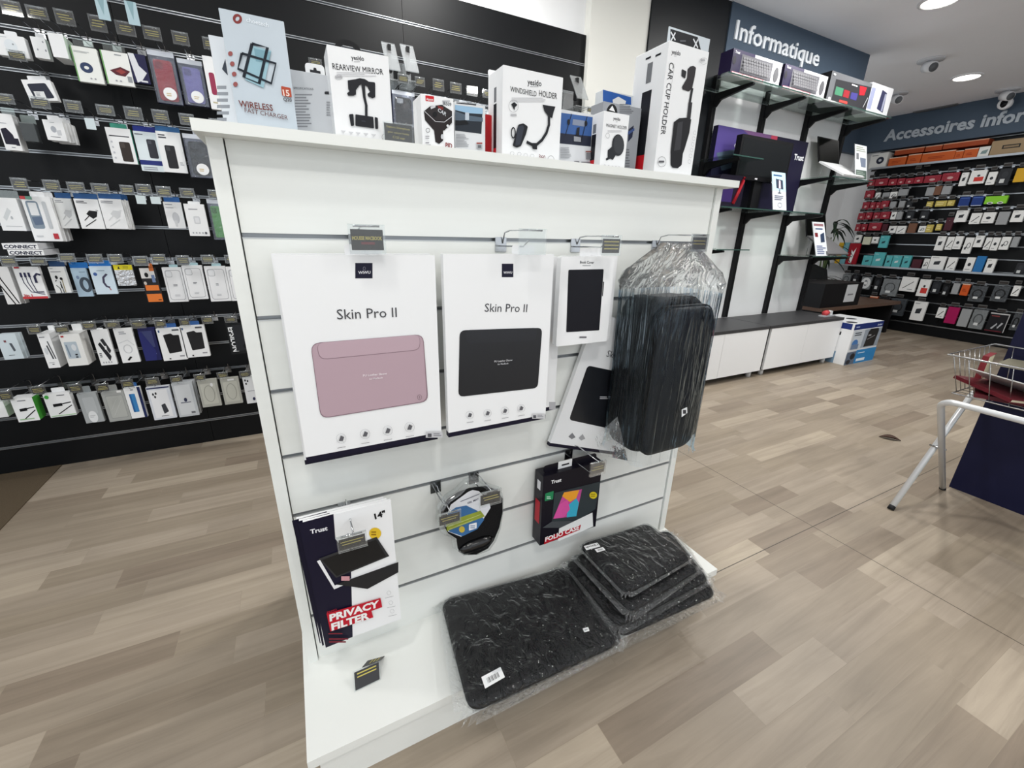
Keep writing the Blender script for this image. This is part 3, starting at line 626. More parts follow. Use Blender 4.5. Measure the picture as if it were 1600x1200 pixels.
# a fallen price ticket on the base
def fallen():
    r = thing('price_ticket', 'fallen folded price ticket lying on the white base shelf', 'price ticket', (.10, -.10, B0))
    A = [(-.028, -.034, .001), (.036, -.030, .001), (.041, -.002, .032), (-.025, -.004, .032)]
    mb = MB().add(A+[(x, y+.0012, z) for x, y, z in A], [(0, 1, 2, 3), (7, 6, 5, 4), (0, 4, 5, 1), (1, 5, 6, 2), (2, 6, 7, 3), (3, 7, 4, 0)], PLASTIC); mb.build('ticket_holder', r)
    A = [Vector(p) for p in A]; n = (A[1]-A[0]).cross(A[3]-A[0]).normalized()
    def pt(u, v, e): return tuple(A[0]*(1-u)*(1-v)+A[1]*u*(1-v)+A[2]*u*v+A[3]*(1-u)*v+n*e)
    mb = MB().add([pt(.05, .06, .0006), pt(.95, .06, .0006), pt(.95, .94, .0006), pt(.05, .94, .0006)], [(0, 1, 2, 3)], M((58, 58, 60), .4))
    for v in (.62, .78): mb.add([pt(.15, v, .0009), pt(.85, v, .0009), pt(.85, v+.06, .0009), pt(.15, v+.06, .0009)], [(0, 1, 2, 3)], GOLD)
    mb.build('front_card', r)
    A = [(-.002, .000, .0306), (.041, -.001, .0306), (.056, .030, .001), (.014, .036, .001)]
    mb = MB().add(A+[(x, y-.0012, z-.0004) for x, y, z in A], [(0, 1, 2, 3), (7, 6, 5, 4), (0, 4, 5, 1), (1, 5, 6, 2), (2, 6, 7, 3), (3, 7, 4, 0)], TICKET); A = [Vector(p) for p in A]; n = (A[1]-A[0]).cross(A[3]-A[0]).normalized()
    for u in (.35, .55, .75): mb.add([pt(u, .1, .0009), pt(u+.07, .1, .0009), pt(u+.07, .8, .0009), pt(u, .8, .0009)], [(0, 1, 2, 3)], GOLD)
    mb.build('back_card', r)
fallen()

# ================================================================ BOXES ON TOP OF THE STAND
ZT = 1.3402
WB = M((238, 239, 240), .35)
def top_box(name, label, TL, BR, Y, t, base, shapes=(), tab=None, side=None, group=None, extra=None, glossy=None):
    a = aty(*TL, Y); b = aty(*BR, Y); wd = b.x-a.x; h = a.z-ZT; o = ((a.x+b.x)/2, ZT)
    r = thing(name, label, 'box', (o[0], Y, ZT), group)
    MB().box(-wd/2, wd/2, 0, t, 0, h, base, .0012).build('carton', r)
    mp = PX(Y, o)
    if shapes: prints(MB(), shapes, mp, 0).build('printed_front', r)
    if side:
        sb = MB(); x = -wd/2
        for y0, y1, v0, v1, c in side: x -= .0002; sb.box(x, x+.0001, t*y0, t*y1, h*(1-v1), h*(1-v0), ink(c))
        sb.build('printed_side', r)
    if extra: extra(r, wd, h, t)
    return r
SILV = M((196, 206, 214), .25, .15, .5, var=.04, bscale=9)
DKP = (30, 31, 36); RED = (196, 30, 40); MG = (120, 122, 126); BR = (118, 70, 62)
def charger_prints():
    s = [('o', 371, 29.5, 5.2, 5.6, .0035, (128, 52, 50)), ('t', 'choetech', 385, 34, 420, 43, (225, 232, 238), .02)]
    for x, y in ((360, 84), (363, 100), (366, 116), (368, 132)): s.append(('e', x, y, 3.6, 3.8, (150, 84, 82)))
    s += [('p', [(383, 125), (395, 72), (424, 80), (412, 138)], (150, 186, 198)), ('p', [(397, 76), (423, 82), (420, 100), (400, 96)], (120, 160, 174))]
    q = [(394, 69), (418, 75), (405, 131), (381, 121)]
    s += [('l', q+q[:1], .0042, (24, 32, 42)), ('l', [(378, 84), (431, 100), (424, 131), (372, 108), (378, 84)], .0036, (24, 32, 42)),
          ('q', [(439, 135), (454, 138), (456, 153), (441, 150)], .002, (176, 74, 50)), ('t', '15', 443, 150, 453, 151, (235, 215, 205), .03), ('t', 'Q20', 443, 158, 456, 160, (70, 62, 66), .02),
          ('t', 'WIRELESS', 374, 167, 427, 174, (110, 52, 46), .015, 1.12), ('t', 'FAST CHARGER', 383, 176, 450, 188, (104, 66, 62), 0, 1.05)]
    return s
top_box('charger_box', 'silver WIRELESS FAST CHARGER box at the left end of the stand top', (341, 12), (466, 208), .002, .05, SILV, charger_prints())
top_box('charger_box', 'white backs of a charger box, partly hidden behind the silver wireless charger box', (325, 54), (395, 190), .056, .045, M((222, 226, 230), .3),
        [('n', 339, 132, 360, 192, 6, (150, 154, 160)), ('p', [(347, 108), (352, 92), (356, 118)], (60, 66, 76))])
def tabhole(x0, x1, up):
    def f(r, wd, h, t):
        MB().prism(rrect(x0*wd, h-.001, x1*wd, h+up, .006, 3), t*.5, t*.5+.001, WB).build('hang_tab', r)
        MB().prism([(.5*(x0+x1)*wd+dx*.001, h+up*.45+dz*.001) for dx, dz in ((-9, -2), (-9, 2), (-3, 2), (-2, 6), (2, 6), (3, 2), (9, 2), (9, -2))], t*.5-.0004, t*.5-.0001, INK).build('hang_hole', r)
    return f
top_box('phone_holder_box', 'box turned back to front with grey small print, between charger and rearview mirror boxes', (452, 108), (522, 218), .045, .05, M((196, 199, 203), .4),
        [('n', 461, 146, 488, 200, 12, (140, 142, 147)), ('rr', 507, 143, 519, 147.5, .003, (50, 50, 54)), ('n', 510, 158, 516, 182, 6, (150, 152, 156)), ('t', 'SPECIFICATIONS', 459, 139, 490, 141, (120, 122, 126), .01)], extra=tabhole(-.05, .48, .022))
def logo(x0, y0, x1, y1): return [('t', 'yesido', x0, y0, x1, y1, (58, 58, 62), .02, 1.1), ('n', x0+4, y0+3, x1-4, y0+4.3, 1, LG)]
def rv_extra(r, wd, h, t):
    cx = -.12*wd; mb = MB(); ring = ell(cx, h+.004, .024, .019, 28); inner = ell(cx, h+.002, .017, .013, 28)
    vs = [(x, t*.5, z) for x, z in ring]+[(x, t*.5, z) for x, z in inner]; mb.add(vs+[(x, y+.001, z) for x, y, z in vs], [(i, (i+1) % 28, (i+1) % 28+28, i+28) for i in range(28)]+[(i+84, (i+1) % 28+84, (i+1) % 28+56, i+56) for i in range(28)], M((14, 14, 16), .4))
    mb.build('hang_ring', r)
top_box('mirror_holder_box', 'white yesido box reading REARVIEW MIRROR with a black mirror mount pictured', (510, 69), (615, 219), .004, .06, WB,
  logo(549, 93, 569, 95)+[('t', 'REARVIEW MIRROR', 520, 108, 599, 117, (34, 34, 38), .0, 1.25), ('n', 526, 112, 596, 120, 3, (212, 212, 214)),
   ('o', 529, 121, 6, 3.5, .0004, LG), ('n', 524, 119, 535, 123, 2, LG),
   ('p', [(543, 126), (556, 124), (562, 122.5), (570, 124), (576, 128), (585, 129), (586, 131), (586, 152), (582, 154), (575, 151), (574, 147), (578, 144), (574, 136), (568, 132), (562, 133), (556, 141), (556, 148), (552, 150), (544, 150), (542, 146), (546, 143), (544, 140)], DKP),
   ('p', [(564, 130), (570, 132), (571, 152), (574, 165), (574, 183), (570, 182), (570, 165), (567, 152)], DKP),
   ('q', [(555, 179), (583, 183), (584, 201), (555, 197)], .0015, DKP), ('q', [(545, 179), (552, 178.5), (553, 197), (548, 197.5)], .002, DKP), ('q', [(585, 183), (590, 184.5), (590.5, 202), (586, 202)], .002, DKP), ('t', 'yesido', 564.5, 190, 571, 191, (80, 84, 96), .01)]
   + sum([[('p', [(x-4, y), (x+4, y+.8), (x, y+5.5)], (200, 200, 203)), ('n', x-4, y+7.5, x+4, y+9.5, 1, LG)] for x, y in ((536, 204), (548, 206), (559, 207), (571, 208.5), (583, 210))], [])
   + [('o', 599.5, 215, 3.5, 4.5, .0005, (70, 70, 74))], extra=rv_extra)
def stand_ticket():
    Y = -.022; a = aty(600, 191, Y); b = aty(645, 227, Y); r = thing('price_ticket', 'black price ticket standing in front of the rearview mirror box', 'price ticket', ((a.x+b.x)/2, Y, ZT))
    wd = b.x-a.x; h = a.z-ZT; MB().box(-wd/2-.002, wd/2+.003, -.001, 0, 0, h+.002, PLASTIC).box(-wd/2-.002, wd/2+.003, .003, .004, 0, h+.002, PLASTIC).box(-wd/2, wd/2, -.001, .02, 0, .001, PLASTIC).build('ticket_holder', r)
    mb = MB().box(-wd/2, wd/2, .001, .002, .0005, h, TICKET)
    for s, z, e in (('Support Smartphone', .78, .42), ('pour voiture Yesido', .52, .38), ('C123 noir', .27, .22)): mb.text(s, (-wd*e, h*z), (wd*e, h*z-.001), .0007, GOLD, .0)
    mb.build('price_card', r)
stand_ticket()
top_box('car_charger_box', 'white box with a black car charger pictured and a red logo, model JB509', (657, 146), (710, 236), .010, .06, WB,
  [('q', [(664.5, 149), (678, 150.5), (678, 159), (665, 158)], .001, RED), ('t', 'Ajason', 666, 156.5, 677, 157.5, (240, 225, 225), .03), ('t', 'JB509', 691, 163.5, 705, 166, (80, 84, 90), .01), ('n', 691, 156, 706, 160, 1, (190, 190, 194)),
   ('p', [(662, 174), (672, 166), (690, 164), (706, 174), (706, 192), (694, 204), (692, 204), (692, 220), (686, 225), (680, 222), (678, 204), (664, 188)], (38, 32, 33)),
   ('l', [(663, 174), (680, 190), (694, 191), (706, 182)], .0011, (200, 200, 204)), ('p', [(664, 174), (673, 167), (690, 165), (704, 174), (704, 180), (693, 189), (681, 188)], (46, 41, 42)), ('p', [(672, 167), (680, 165), (680, 168), (673, 171)], (205, 206, 210)), ('p', [(683, 165), (692, 168), (692, 172), (685, 171)], (120, 40, 38)), ('t', 'CAR', 683, 174, 696, 182, (200, 204, 208), .02), ('e', 679, 179, 3.5, 4, (22, 22, 24)),
   ('o', 668, 204, 3, 3.3, .0008, (50, 50, 54)), ('n', 664, 212, 673, 218, 2, LG), ('n', 664, 222, 673, 229, 2, LG), ('e', 690, 214, 2, 4, (200, 202, 206)), ('e', 698.5, 197, 1.8, 2, (230, 232, 235)),
   ('t', 'PID.', 695, 231, 707, 233, (128, 30, 34), .03, 1.3)])
def car_photo(x0, y0, x1, y1):                               # a printed picture of a car's dashboard
    d = y1-y0
    return [('p', [(x0, y0), (x1, y0+d*.13), (x1-2, y1+d*.13), (x0, y1)], (40, 46, 54)), ('p', [(x0, y0), (x1, y0+d*.13), (x1, y0+d*.36), (x0+(x1-x0)*.45, y0+d*.32), (x0, y0+d*.2)], (150, 186, 214)), ('p', [(x0, y0+d*.24), (x0+(x1-x0)*.4, y0+d*.4), (x1, y0+d*.5), (x1, y0+d*.66), (x0, y0+d*.6)], (84, 98, 112)),
            ('p', [(x0, y0+d*.62), (x0+(x1-x0)*.4, y0+d*.6), (x0+(x1-x0)*.5, y0+d*.75), (x0, y0+d*.8)], (20, 22, 26)), ('r', x0+(x1-x0)*.36, y0+d*.3, x0+(x1-x0)*.5, y0+d*.6, (190, 200, 210))]
top_box('dash_holder_box', 'white box with a printed car interior photo, right of the car charger box', (710, 158), (758, 240), .030, .05, M((218, 220, 222), .4),
  [('p', [(713, 160), (744, 163), (744, 165), (713, 161.5)], INK)]+car_photo(711, 164, 754, 204)+[('n', 712, 209, 733, 230, 9, (165, 167, 171)), ('r', 744, 223, 753, 225, (150, 60, 52)), ('r', 744, 226, 753, 233, (170, 172, 176)), ('r', 746, 227, 751, 231.5, (100, 102, 106))])
tag(MB().prism(rrect(-.012, 0, .012, .092, .008), 0, .02, M((176, 34, 40), .35)).build('phone_holder_box', None, (aty(763, 200, .06).x, .06, ZT)), 'narrow red pack squeezed against the windshield holder box', 'box')
top_box('windshield_holder_box', 'white yesido box reading WINDSHIELD HOLDER with a curved phone mount', (786, 101), (873, 252), .004, .075, WB,
  logo(824, 132, 846, 135)+[('t', 'WINDSHIELD', 797, 143, 838, 151, (34, 34, 38), .0, 1.3), ('t', 'HOLDER', 842, 150, 870, 155, (34, 34, 38), 0, 1.3), ('n', 799, 152, 868, 160, 3, (212, 212, 214)),
   ('o', 802, 166, 7.5, 9.5, .0006, (150, 150, 154)), ('p', [(798, 163), (803, 160), (808, 164), (804, 168), (803, 173), (801, 168)], DKP), ('n', 797, 178, 807, 182, 2, LG),
   ('p', [(847, 164), (867, 167), (864, 176), (862, 185), (856, 182), (850, 174)], DKP), ('l', [(857, 182), (857, 195), (853, 208), (846, 219), (838, 226), (830, 226), (822, 222)], .006, DKP),
   ('q', [(809, 195), (817, 193), (824, 198), (821, 210), (813, 229), (806, 231), (800, 228)], .003, DKP), ('p', [(808, 198), (816, 196), (818, 200), (812, 226), (804, 228)], (52, 56, 66)), ('o', 801, 208, 3, 8, .0025, DKP), ('p', [(830, 226), (838, 227), (838, 234), (831, 233)], DKP)]
   + [('o', x, y, 3, 2.5, .0005, LG) for x, y in ((799, 240), (810, 241), (820, 243), (830, 244))] + [('t', '360', 840, 248, 850, 250, (120, 60, 60), .01), ('o', 859, 250, 5, 6, .0007, (70, 70, 74))],
  side=[(.42, .58, .18, .34, MG), (.40, .60, .36, .86, DKP), (.40, .60, .86, 1.0, RED)], extra=lambda r, wd, h, t: MB().prism(rrect(-wd/2-.001, h-.001, -wd/2+.045, h+.012, .004, 3), t-.001, t, WB).build('lid_flap', r))
top_box('bracket_box', 'white box with a printed blue-sky dashboard picture, behind the magnet holder box', (874, 170), (927, 258), .045, .06, M((216, 218, 221), .4),
  [('p', [(876, 176), (926, 183), (923, 229), (874, 224)], (60, 96, 156)), ('p', [(875, 208), (924, 213), (923, 229), (874, 224)], (38, 42, 58)), ('p', [(895, 186), (914, 189), (913, 198), (894, 195)], (130, 140, 160)), ('l', [(893, 178), (888, 195), (883, 212)], .0016, DKP), ('l', [(917, 182), (914, 196), (907, 224)], .0016, DKP), ('e', 888, 191, 2.2, 4.5, DKP), ('e', 915, 193, 2.2, 4.5, DKP), ('q', [(896, 213), (907, 215), (907, 222), (896, 221)], .001, (150, 152, 158)), ('p', [(901, 200), (905, 199), (904, 212), (899, 211)], DKP),
   ('n', 875, 230, 895, 248, 7, (170, 172, 176)), ('r', 914, 236, 923, 238, (140, 80, 72)), ('r', 915, 239, 922, 249, (120, 120, 124)), ('r', 896, 252, 904, 256, (120, 120, 124)), ('r', 907, 253, 921, 256.5, (120, 120, 124))])
top_box('magnet_back_box', 'grey box back with small print, showing behind the magnet holder box', (943, 158), (992, 266), .060, .05, M((150, 153, 158), .45),
  [('n', 968, 162, 990, 178, 6, (96, 98, 102)), ('p', [(982, 202), (990, 196), (988, 214), (981, 222)], (30, 36, 60)), ('p', [(981, 206), (991, 200), (991, 204), (981, 211)], (60, 80, 130)), ('n', 977, 232, 984, 262, 7, (110, 112, 116))])
top_box('blue_top_box', 'white box with a bright blue card top, tallest part behind the magnet holder box', (942, 140), (986, 262), .115, .03, M((206, 210, 214), .4),
  [('p', [(942, 140), (986, 152), (986, 164), (942, 160)], (44, 92, 168)), ('p', [(957, 156), (966, 151), (978, 158), (976, 166), (958, 164)], (226, 226, 224))])
def mag_extra(r, wd, h, t):
    MB().prism([(-.012+.0165*math.cos(a*math.pi/16), h-.002+.020*math.sin(a*math.pi/16)) for a in range(17)], .004, .005, M((16, 16, 18), .4)).build('hang_tab', r)
    MB().poly([(-.022, h+.0045), (-.003, h+.003), (-.013, h+.0145)], .0036, PAPER).build('hang_hole', r)
top_box('magnet_holder_box', 'small white box reading MAGNET HOLDER with a round black magnet mount', (944, 173), (975, 266), .004, .062, WB,
  logo(958, 187, 969, 189)+[('t', 'MAGNET HOLDER', 947, 198, 979, 202.5, (60, 60, 64), .0, 1.25), ('n', 949, 203, 978, 207, 2, (212, 212, 214)), ('o', 949, 212, 3, 4, .0005, (90, 90, 94)),
   ('p', [(949, 235), (957, 228), (963, 240), (957, 250), (953, 248), (947, 251), (946, 248), (949, 246)], (40, 42, 46)), ('e', 965, 227, 9.5, 17, (44, 46, 50)), ('e', 966, 226, 8, 15, (58, 60, 64))]
   + [('e', x, y, 1.6, 2, (205, 205, 208)) for x, y in ((944, 259), (950, 260), (956, 261), (961, 261.5), (966, 262))],
  side=[(.42, .62, .18, .34, MG), (.38, .66, .36, .82, DKP), (.38, .66, .82, 1.0, RED)], extra=mag_extra)
top_box('cup_holder_box', 'tall white yesido box reading CAR CUP HOLDER at the right end of the stand top', (1046, 63), (1079, 277), .004, .115, WB,
  logo(1049, 84, 1063, 87)+[('t', 'CAR CUP HOLDER', 1046, 97, 1032, 210, (34, 34, 38), .0, 1.2), ('l', [(1054, 100), (1037, 208)], .0006, LG),
   ('q', [(1078, 104), (1083, 103), (1087, 106), (1085, 120), (1081, 138), (1076, 143), (1066, 140), (1065, 136), (1073, 122), (1074, 108)], .002, (44, 40, 44)), ('q', [(1065, 108), (1072, 112), (1070, 123), (1064, 119)], .002, DKP), ('l', [(1081, 138), (1077.5, 158), (1076, 186)], .0075, DKP), ('l', [(1078, 160), (1074.5, 192)], .013, (44, 43, 47)),
   ('p', [(1052, 191), (1060, 185), (1074, 184), (1079, 187), (1076, 208), (1069, 232), (1066, 240), (1064, 258), (1058, 263), (1050, 262), (1047, 258), (1047, 236), (1050, 210)], (30, 30, 33)), ('p', [(1058, 192), (1066, 190), (1062, 234), (1052, 236)], (56, 56, 60)), ('o', 1033, 253, 6.5, 8, .0008, (90, 90, 94)), ('n', 1028, 250, 1038, 256, 1, (90, 90, 94)),
   ('o', 1098, 96, 6, 5, .0005, LG), ('n', 1093, 92, 1104, 97, 2, LG)] + [('o', 1084-i*1.8, 208+i*9, 2.2, 3, .0005, LG) for i in range(6)],
  side=[(.36, .66, .31, .82, DKP), (.36, .66, .82, 1.0, RED), (.42, .58, .10, .25, MG), (.2, .36, .06, .075, DKP), (.5, .66, .05, .065, DKP)])
def tool_card():
    Y = .14; a, b = aty(1046, 41, Y), aty(1107, 79, Y); r = thing('tool_poster', 'clear framed dark card with white crossed tools above the cup holder box', 'sign', ((a.x+b.x)/2, Y, ZT)); o = ((a.x+b.x)/2, ZT)
    h = a.z-ZT; wd = b.x-a.x; MB().box(-wd/2, wd/2, 0, .003, 0, h, M((206, 214, 220), .2)).build('frame', r)
    prints(MB(), [('p', [(1047.5, 45), (1090, 58), (1096, 82), (1047, 76)], (20, 22, 28)), ('l', [(1048, 50), (1055, 63)], .004, (220, 222, 226)), ('l', [(1055, 51), (1048, 64)], .004, (220, 222, 226)), ('l', [(1083, 61), (1090, 75)], .004, (220, 222, 226)), ('l', [(1090, 62), (1083, 76)], .004, (220, 222, 226)), ('n', 1062, 62, 1075, 67, 1, (90, 92, 98))], PX(Y, o), 0).build('printed_card', r)
tool_card()

# ================================================================ BLACK WALL: tickets on hooks and the packs hanging from them
YH = 1.62                                                    # where the tickets hang
def wall_hook(i, px0, py0, px1, py1, label, ticket=True, Y=YH, group=None):
    a, b = aty(px0, py0, Y), aty(px1, py1, Y); cz = (a.z+b.z)/2; tw = max(.035, b.x-a.x); th = max(.028, a.z-b.z)
    sz = min(SL, key=lambda z: abs(z-cz+.01))
    hook(label, (a.x+b.x)/2, sz-.004, YW, YW-Y, max(cz, sz+.002), tw, th-.004, lines=((.25, .25), (.15, .5), (.3, .72)), ticket=ticket, plate=.03)
def uvmap(wd, h): return lambda u, v: (-wd/2+u*wd, h*(1-v))
def pack(name, label, cat, TL, BR, t=.02, base=PAPER, art=(), tab=None, stack=0, Y=None, rot=0.0, group=None, case=None, rad=.0015, sidec=None):
    Y = Y or 1.65; a, b = aty(*TL, Y), aty(*BR, Y); wd = b.x-a.x; h = a.z-b.z
    if wd < .01 or h < .01: print('BAD', label, wd, h); wd = max(wd, .03); h = max(h, .05)
    loc = ((a.x+b.x)/2, Y, b.z)
    if case: return case_pouch(name, label, cat, loc, wd, h, case, group, tab)
    base = ink(base) if isinstance(base, tuple) else base
    plain = not tab
    mb = MB().box(-wd/2, wd/2, 0, t, 0, h, base, rad)
    if sidec: mb.box(-wd/2-.0004, -wd/2, .001, t, .001, h-.001, ink(sidec)); mb.box(wd/2, wd/2+.0004, .001, t, .001, h-.001, ink(sidec))
    prints(mb, art, uvmap(wd, h), 0)
    if plain: r = tag(mb.build(name, None, loc), label, cat, group)
    else:
        r = thing(name, label, cat, loc, group); mb.build('carton', r)
        c, u0, u1, up = tab; MB().prism(rrect(-wd/2+u0*wd, h-.002, -wd/2+u1*wd, h+up, .004, 2), t-.0012, t-.0004, ink(c) if isinstance(c, tuple) else c).build('hang_tab', r)
    if rot: r.rotation_euler = (0, rot, 0)
    for k in range(stack):
        q = r.copy(); COL.objects.link(q); q.location = (loc[0]+.004*(k+1), Y+(t+.0015)*(k+1), loc[2]+.003*((k % 2)-.5)); q['label'] = ('second ' if k == 0 else 'third ' if k == 1 else 'fourth ')+'in line behind the front '+' '.join(label.split()[:9])
        for ch in list(r.children): d = ch.copy(); COL.objects.link(d); d.parent = q
    return r
POUCH = clear((.92, .94, .97), .02, .04, bump=.4, scale=(40, 40, 40), haze=.03, name='pouch_film')
def case_pouch(name, label, cat, loc, wd, h, case, group, tab):
    c, dot, cam_ = case; r = thing(name, label, cat, loc, group)
    nb = M((34, 38, 74), .4); MB().box(-wd/2, wd/2, 0, .0008, 0, h, POUCH).box(-wd/2, wd/2, .020, .0215, 0, h, M((150, 154, 168), .4)).box(-wd/2, -wd/2+.0025, .001, .02, 0, h, nb).box(wd/2-.0025, wd/2, .001, .02, 0, h, nb).box(-wd/2, wd/2, .001, .02, 0, .0025, nb).build('pouch', r)
    mb = MB().prism(rrect(-wd*.36, h*.06, wd*.36, h*.84, wd*.12, 4), .004, .016, M(c, .22, 0, .5)); mb.prism(rrect(-wd*.30, h*.66, -wd*.02, h*.80, wd*.06, 3), .0030, .0040, M([min(255, v*.7+cam_) for v in c], .25)); mb.build('phone_case', r)
    MB().box(-wd/2, wd/2, -.0004, 0, h*.9, h, M((200, 205, 214), .3)).build('header_strip', r)
    if dot: mb = MB().poly(ell(wd*.06, h*.2, wd*.26, wd*.26, 24), -.0006, PAPER); prints(mb, [('n', .42, .78, .70, .86, 2, (200, 180, 140))], uvmap(wd, h), -.0006); mb.build('round_sticker', r)
    return r
# --- small vocabulary of printed pictures (u right, v down, 0..1)
def a_text(c=(130, 132, 138), v=.06, n=2): return [('n', .08, v, .62, v+.05*n, n, c)]
def a_phone(c=(46, 44, 44), u0=.34, v0=.34, u1=.74, v1=.88): return [('rr', u0, v0, u1, v1, .006, c), ('rr', u0+.05, v0+.03, u0+.05+(u1-u0)*.4, v0+.03+(v1-v0)*.18, .003, tuple(min(255, x+26) for x in c))]
def a_charger(c=(196, 198, 202)): return [('p', [(.36, .50), (.52, .38), (.86, .40), (.78, .58), (.60, .66)], c), ('l', [(.22, .72), (.46, .56)], .003, c), ('l', [(.2, .92), (.72, .68)], .003, c), ('l', [(.8, .36), (.9, .38)], .002, c)]
def a_cables(c=(44, 44, 70), n=3): return sum([[('l', [(.22+.16*i, .22), (.24+.16*i, .5), (.40+.12*i, .78), (.92, .88-.05*i)], .003, c), ('r', .18+.16*i, .18, .27+.16*i, .32, c)] for i in range(n)], [])
def a_diag(c=(20, 20, 22)): return [('l', [(.1, .25), (.9, .98)], .004, c), ('l', [(0, .5), (.6, 1)], .004, c), ('p', [(.08, .22), (.16, .2), (.26, .36), (.18, .38)], c)]
def a_plug(c=(20, 20, 24)): return [('l', [(.25, .5), (.95, .42)], .005, c), ('l', [(.35, .88), (.95, .55)], .004, c), ('q', [(.25, .44), (.6, .42), (.6, .54), (.25, .56)], .002, c)]
def a_icons(v=.9): return [('e', .2+.16*i, v, .04, .025, (160, 162, 168)) for i in range(4)]
def a_case(c=(26, 26, 28)): return [('q', [(.22, .2), (.55, .16), (.62, .22), (.86, .22), (.84, .74), (.3, .78)], .004, c), ('r', .7, .86, .9, .9, (150, 150, 155))]
def a_clear(): return [('rr', .10, .08, .90, .94, .012, (120, 122, 128)), ('rr', .115, .09, .885, .93, .011, (232, 233, 235)), ('rr', .13, .10, .46, .28, .008, (150, 152, 158)), ('rr', .145, .11, .445, .27, .007, (224, 226, 229)), ('n', .40, .48, .62, .55, 2, (120, 122, 128)), ('n', .36, .78, .66, .84, 2, (190, 192, 196))]
WH = PAPER; TEAL = (60, 140, 120); BLU = (40, 84, 150); GRN = (116, 168, 104)
P = pack
P('cable_pack', 'white cable pack at the far left of the top row', 'pack', (-14, 50), (47, 92), .03, WH, [('e', .5, .5, .2, .3, (222, 228, 232)), ('n', .1, .1, .6, .16, 1, (190, 195, 200)), ('e', .58, .42, .03, .04, (140, 144, 150))], tab=(WH, .3, .7, .02))
P('cable_pack', 'white pack with faint dots, second in the top row', 'pack', (46, 56), (79, 93), .03, WH, [('e', .3, .6, .05, .05, (150, 152, 160)), ('e', .8, .2, .05, .05, (150, 152, 160)), ('e', .85, .6, .05, .06, (140, 142, 150))], tab=(WH, .2, .8, .02))
P('earphone_box', 'deep plain white box with green side, third in the top row', 'box', (73, 50), (108, 92), .09, WH, [], sidec=(196, 214, 200), tab=(WH, .1, .7, .02), Y=1.63)
P('charging_pad_pack', 'white and green pack with a blue round charging ring pictured', 'pack', (108, 70), (164, 132), .02, (236, 238, 234), [('r', 0, 0, .05, 1, GRN), ('o', .44, .58, .17, .10, .012, (52, 66, 98)), ('n', .1, .12, .9, .18, 2, (170, 174, 176))]+a_icons(.88)[2:], tab=(GLASS, .1, .9, .03))
P('card_reader_pack', 'white and green pack with a dark red flat gadget pictured', 'pack', (155, 77), (211, 136), .02, (236, 237, 234), [('r', 0, 0, .05, 1, GRN), ('p', [(.2, .58), (.62, .44), (.95, .54), (.72, .72), (.4, .7)], (92, 40, 48)), ('p', [(.4, .58), (.62, .5), (.8, .58), (.6, .66)], (150, 64, 62)), ('r', .8, .7, .96, .88, (150, 154, 158)), ('n', .5, .06, .92, .12, 1, (150, 154, 158))]+a_icons(.88)[1:3], tab=(GLASS, .1, .9, .03))
P('cable_pack', 'white and navy pack beside the red phone case', 'pack', (199, 82), (236, 132), .015, (34, 34, 70), [('p', [(0, 0), (.34, 0), (.5, .4), (.9, .62), (.5, .92), (.2, 1)], (222, 224, 228)), ('r', .45, .9, .85, .96, (220, 222, 228))])
P('phone_case_pack', 'red phone case in a clear pouch with round white sticker', 'phone case', (228, 76), (287, 165), case=((176, 22, 44), True, 20))
P('phone_case_pack', 'lilac phone case in a clear pouch with round white sticker', 'phone case', (275, 90), (328, 168), case=((136, 128, 188), True, 20), Y=1.66)
P('phone_case_pack', 'white pack with a burgundy phone case pictured, beside the lilac case', 'phone case', (315, 86), (346, 172), .02, WH, [('rr', .35, .3, .9, .72, .008, (150, 50, 80)), ('n', .3, .84, .8, .9, 1, (190, 180, 150))])
P('ticket_sleeve', 'left of two clear bluish label sleeves at the top of the black wall', 'label', (146, -6), (174, 33), .002, (176, 200, 208), [('p', [(.2, 0), (.8, 0), (.5, .8)], (140, 170, 178))], Y=1.60)
P('ticket_sleeve', 'right of two clear bluish label sleeves at the top of the black wall', 'label', (193, 0), (220, 41), .002, (176, 200, 208), [('p', [(.2, 0), (.8, 0), (.5, .8)], (140, 170, 178))], Y=1.60)
P('phone_case_box', 'white window box with a dark phone case hanging low on its own hook', 'phone case', (36, 122), (92, 160), .03, WH, [('q', [(.14, .2), (.8, .14), (.92, .86), (.2, .95)], .006, (44, 48, 62)), ('r', .26, .55, .62, .95, (224, 226, 226)), ('n', .32, .6, .5, .8, 3, (160, 162, 166))], tab=(WH, .15, .8, .02), rot=-.12)
P('power_bank_pack', 'white pack picturing two navy power banks at the left edge', 'pack', (-10, 176), (36, 236), .05, WH, [('q', [(.08, .42), (.42, .38), (.7, .56), (.78, .84), (.1, .84)], .003, (32, 30, 46)), ('r', .72, .66, .95, .86, (32, 30, 46)), ('n', .1, .24, .7, .28, 1, (170, 172, 180)), ('n', .4, .9, .7, .94, 1, (120, 122, 130))], tab=(GLASS, .1, .9, .03))
P('cable_bag', 'grey soft bag hanging beside the navy power bank pack', 'pack', (28, 190), (61, 222), .03, (76, 80, 82), [('r', 0, 0, 1, .06, (110, 116, 116))], tab=((128, 138, 136), .0, 1, .03))
P('earphone_pack', 'white pack with grey wireless earphones pictured, in front of a stack', 'pack', (65, 186), (106, 221), .02, WH, [('e', .45, .45, .14, .16, (168, 172, 180)), ('p', [(.55, .5), (.8, .45), (.8, .72), (.6, .74)], (200, 202, 206)), ('n', .2, .8, .95, .86, 1, (130, 132, 138)), ('n', .35, .1, .6, .14, 1, (150, 152, 158))], tab=(WH, .2, .8, .02), stack=3)
P('ticket_sleeve', 'small white empty label hanging right of the earphone pack', 'label', (131, 184), (151, 203), .002, (206, 218, 222), [], Y=1.61)
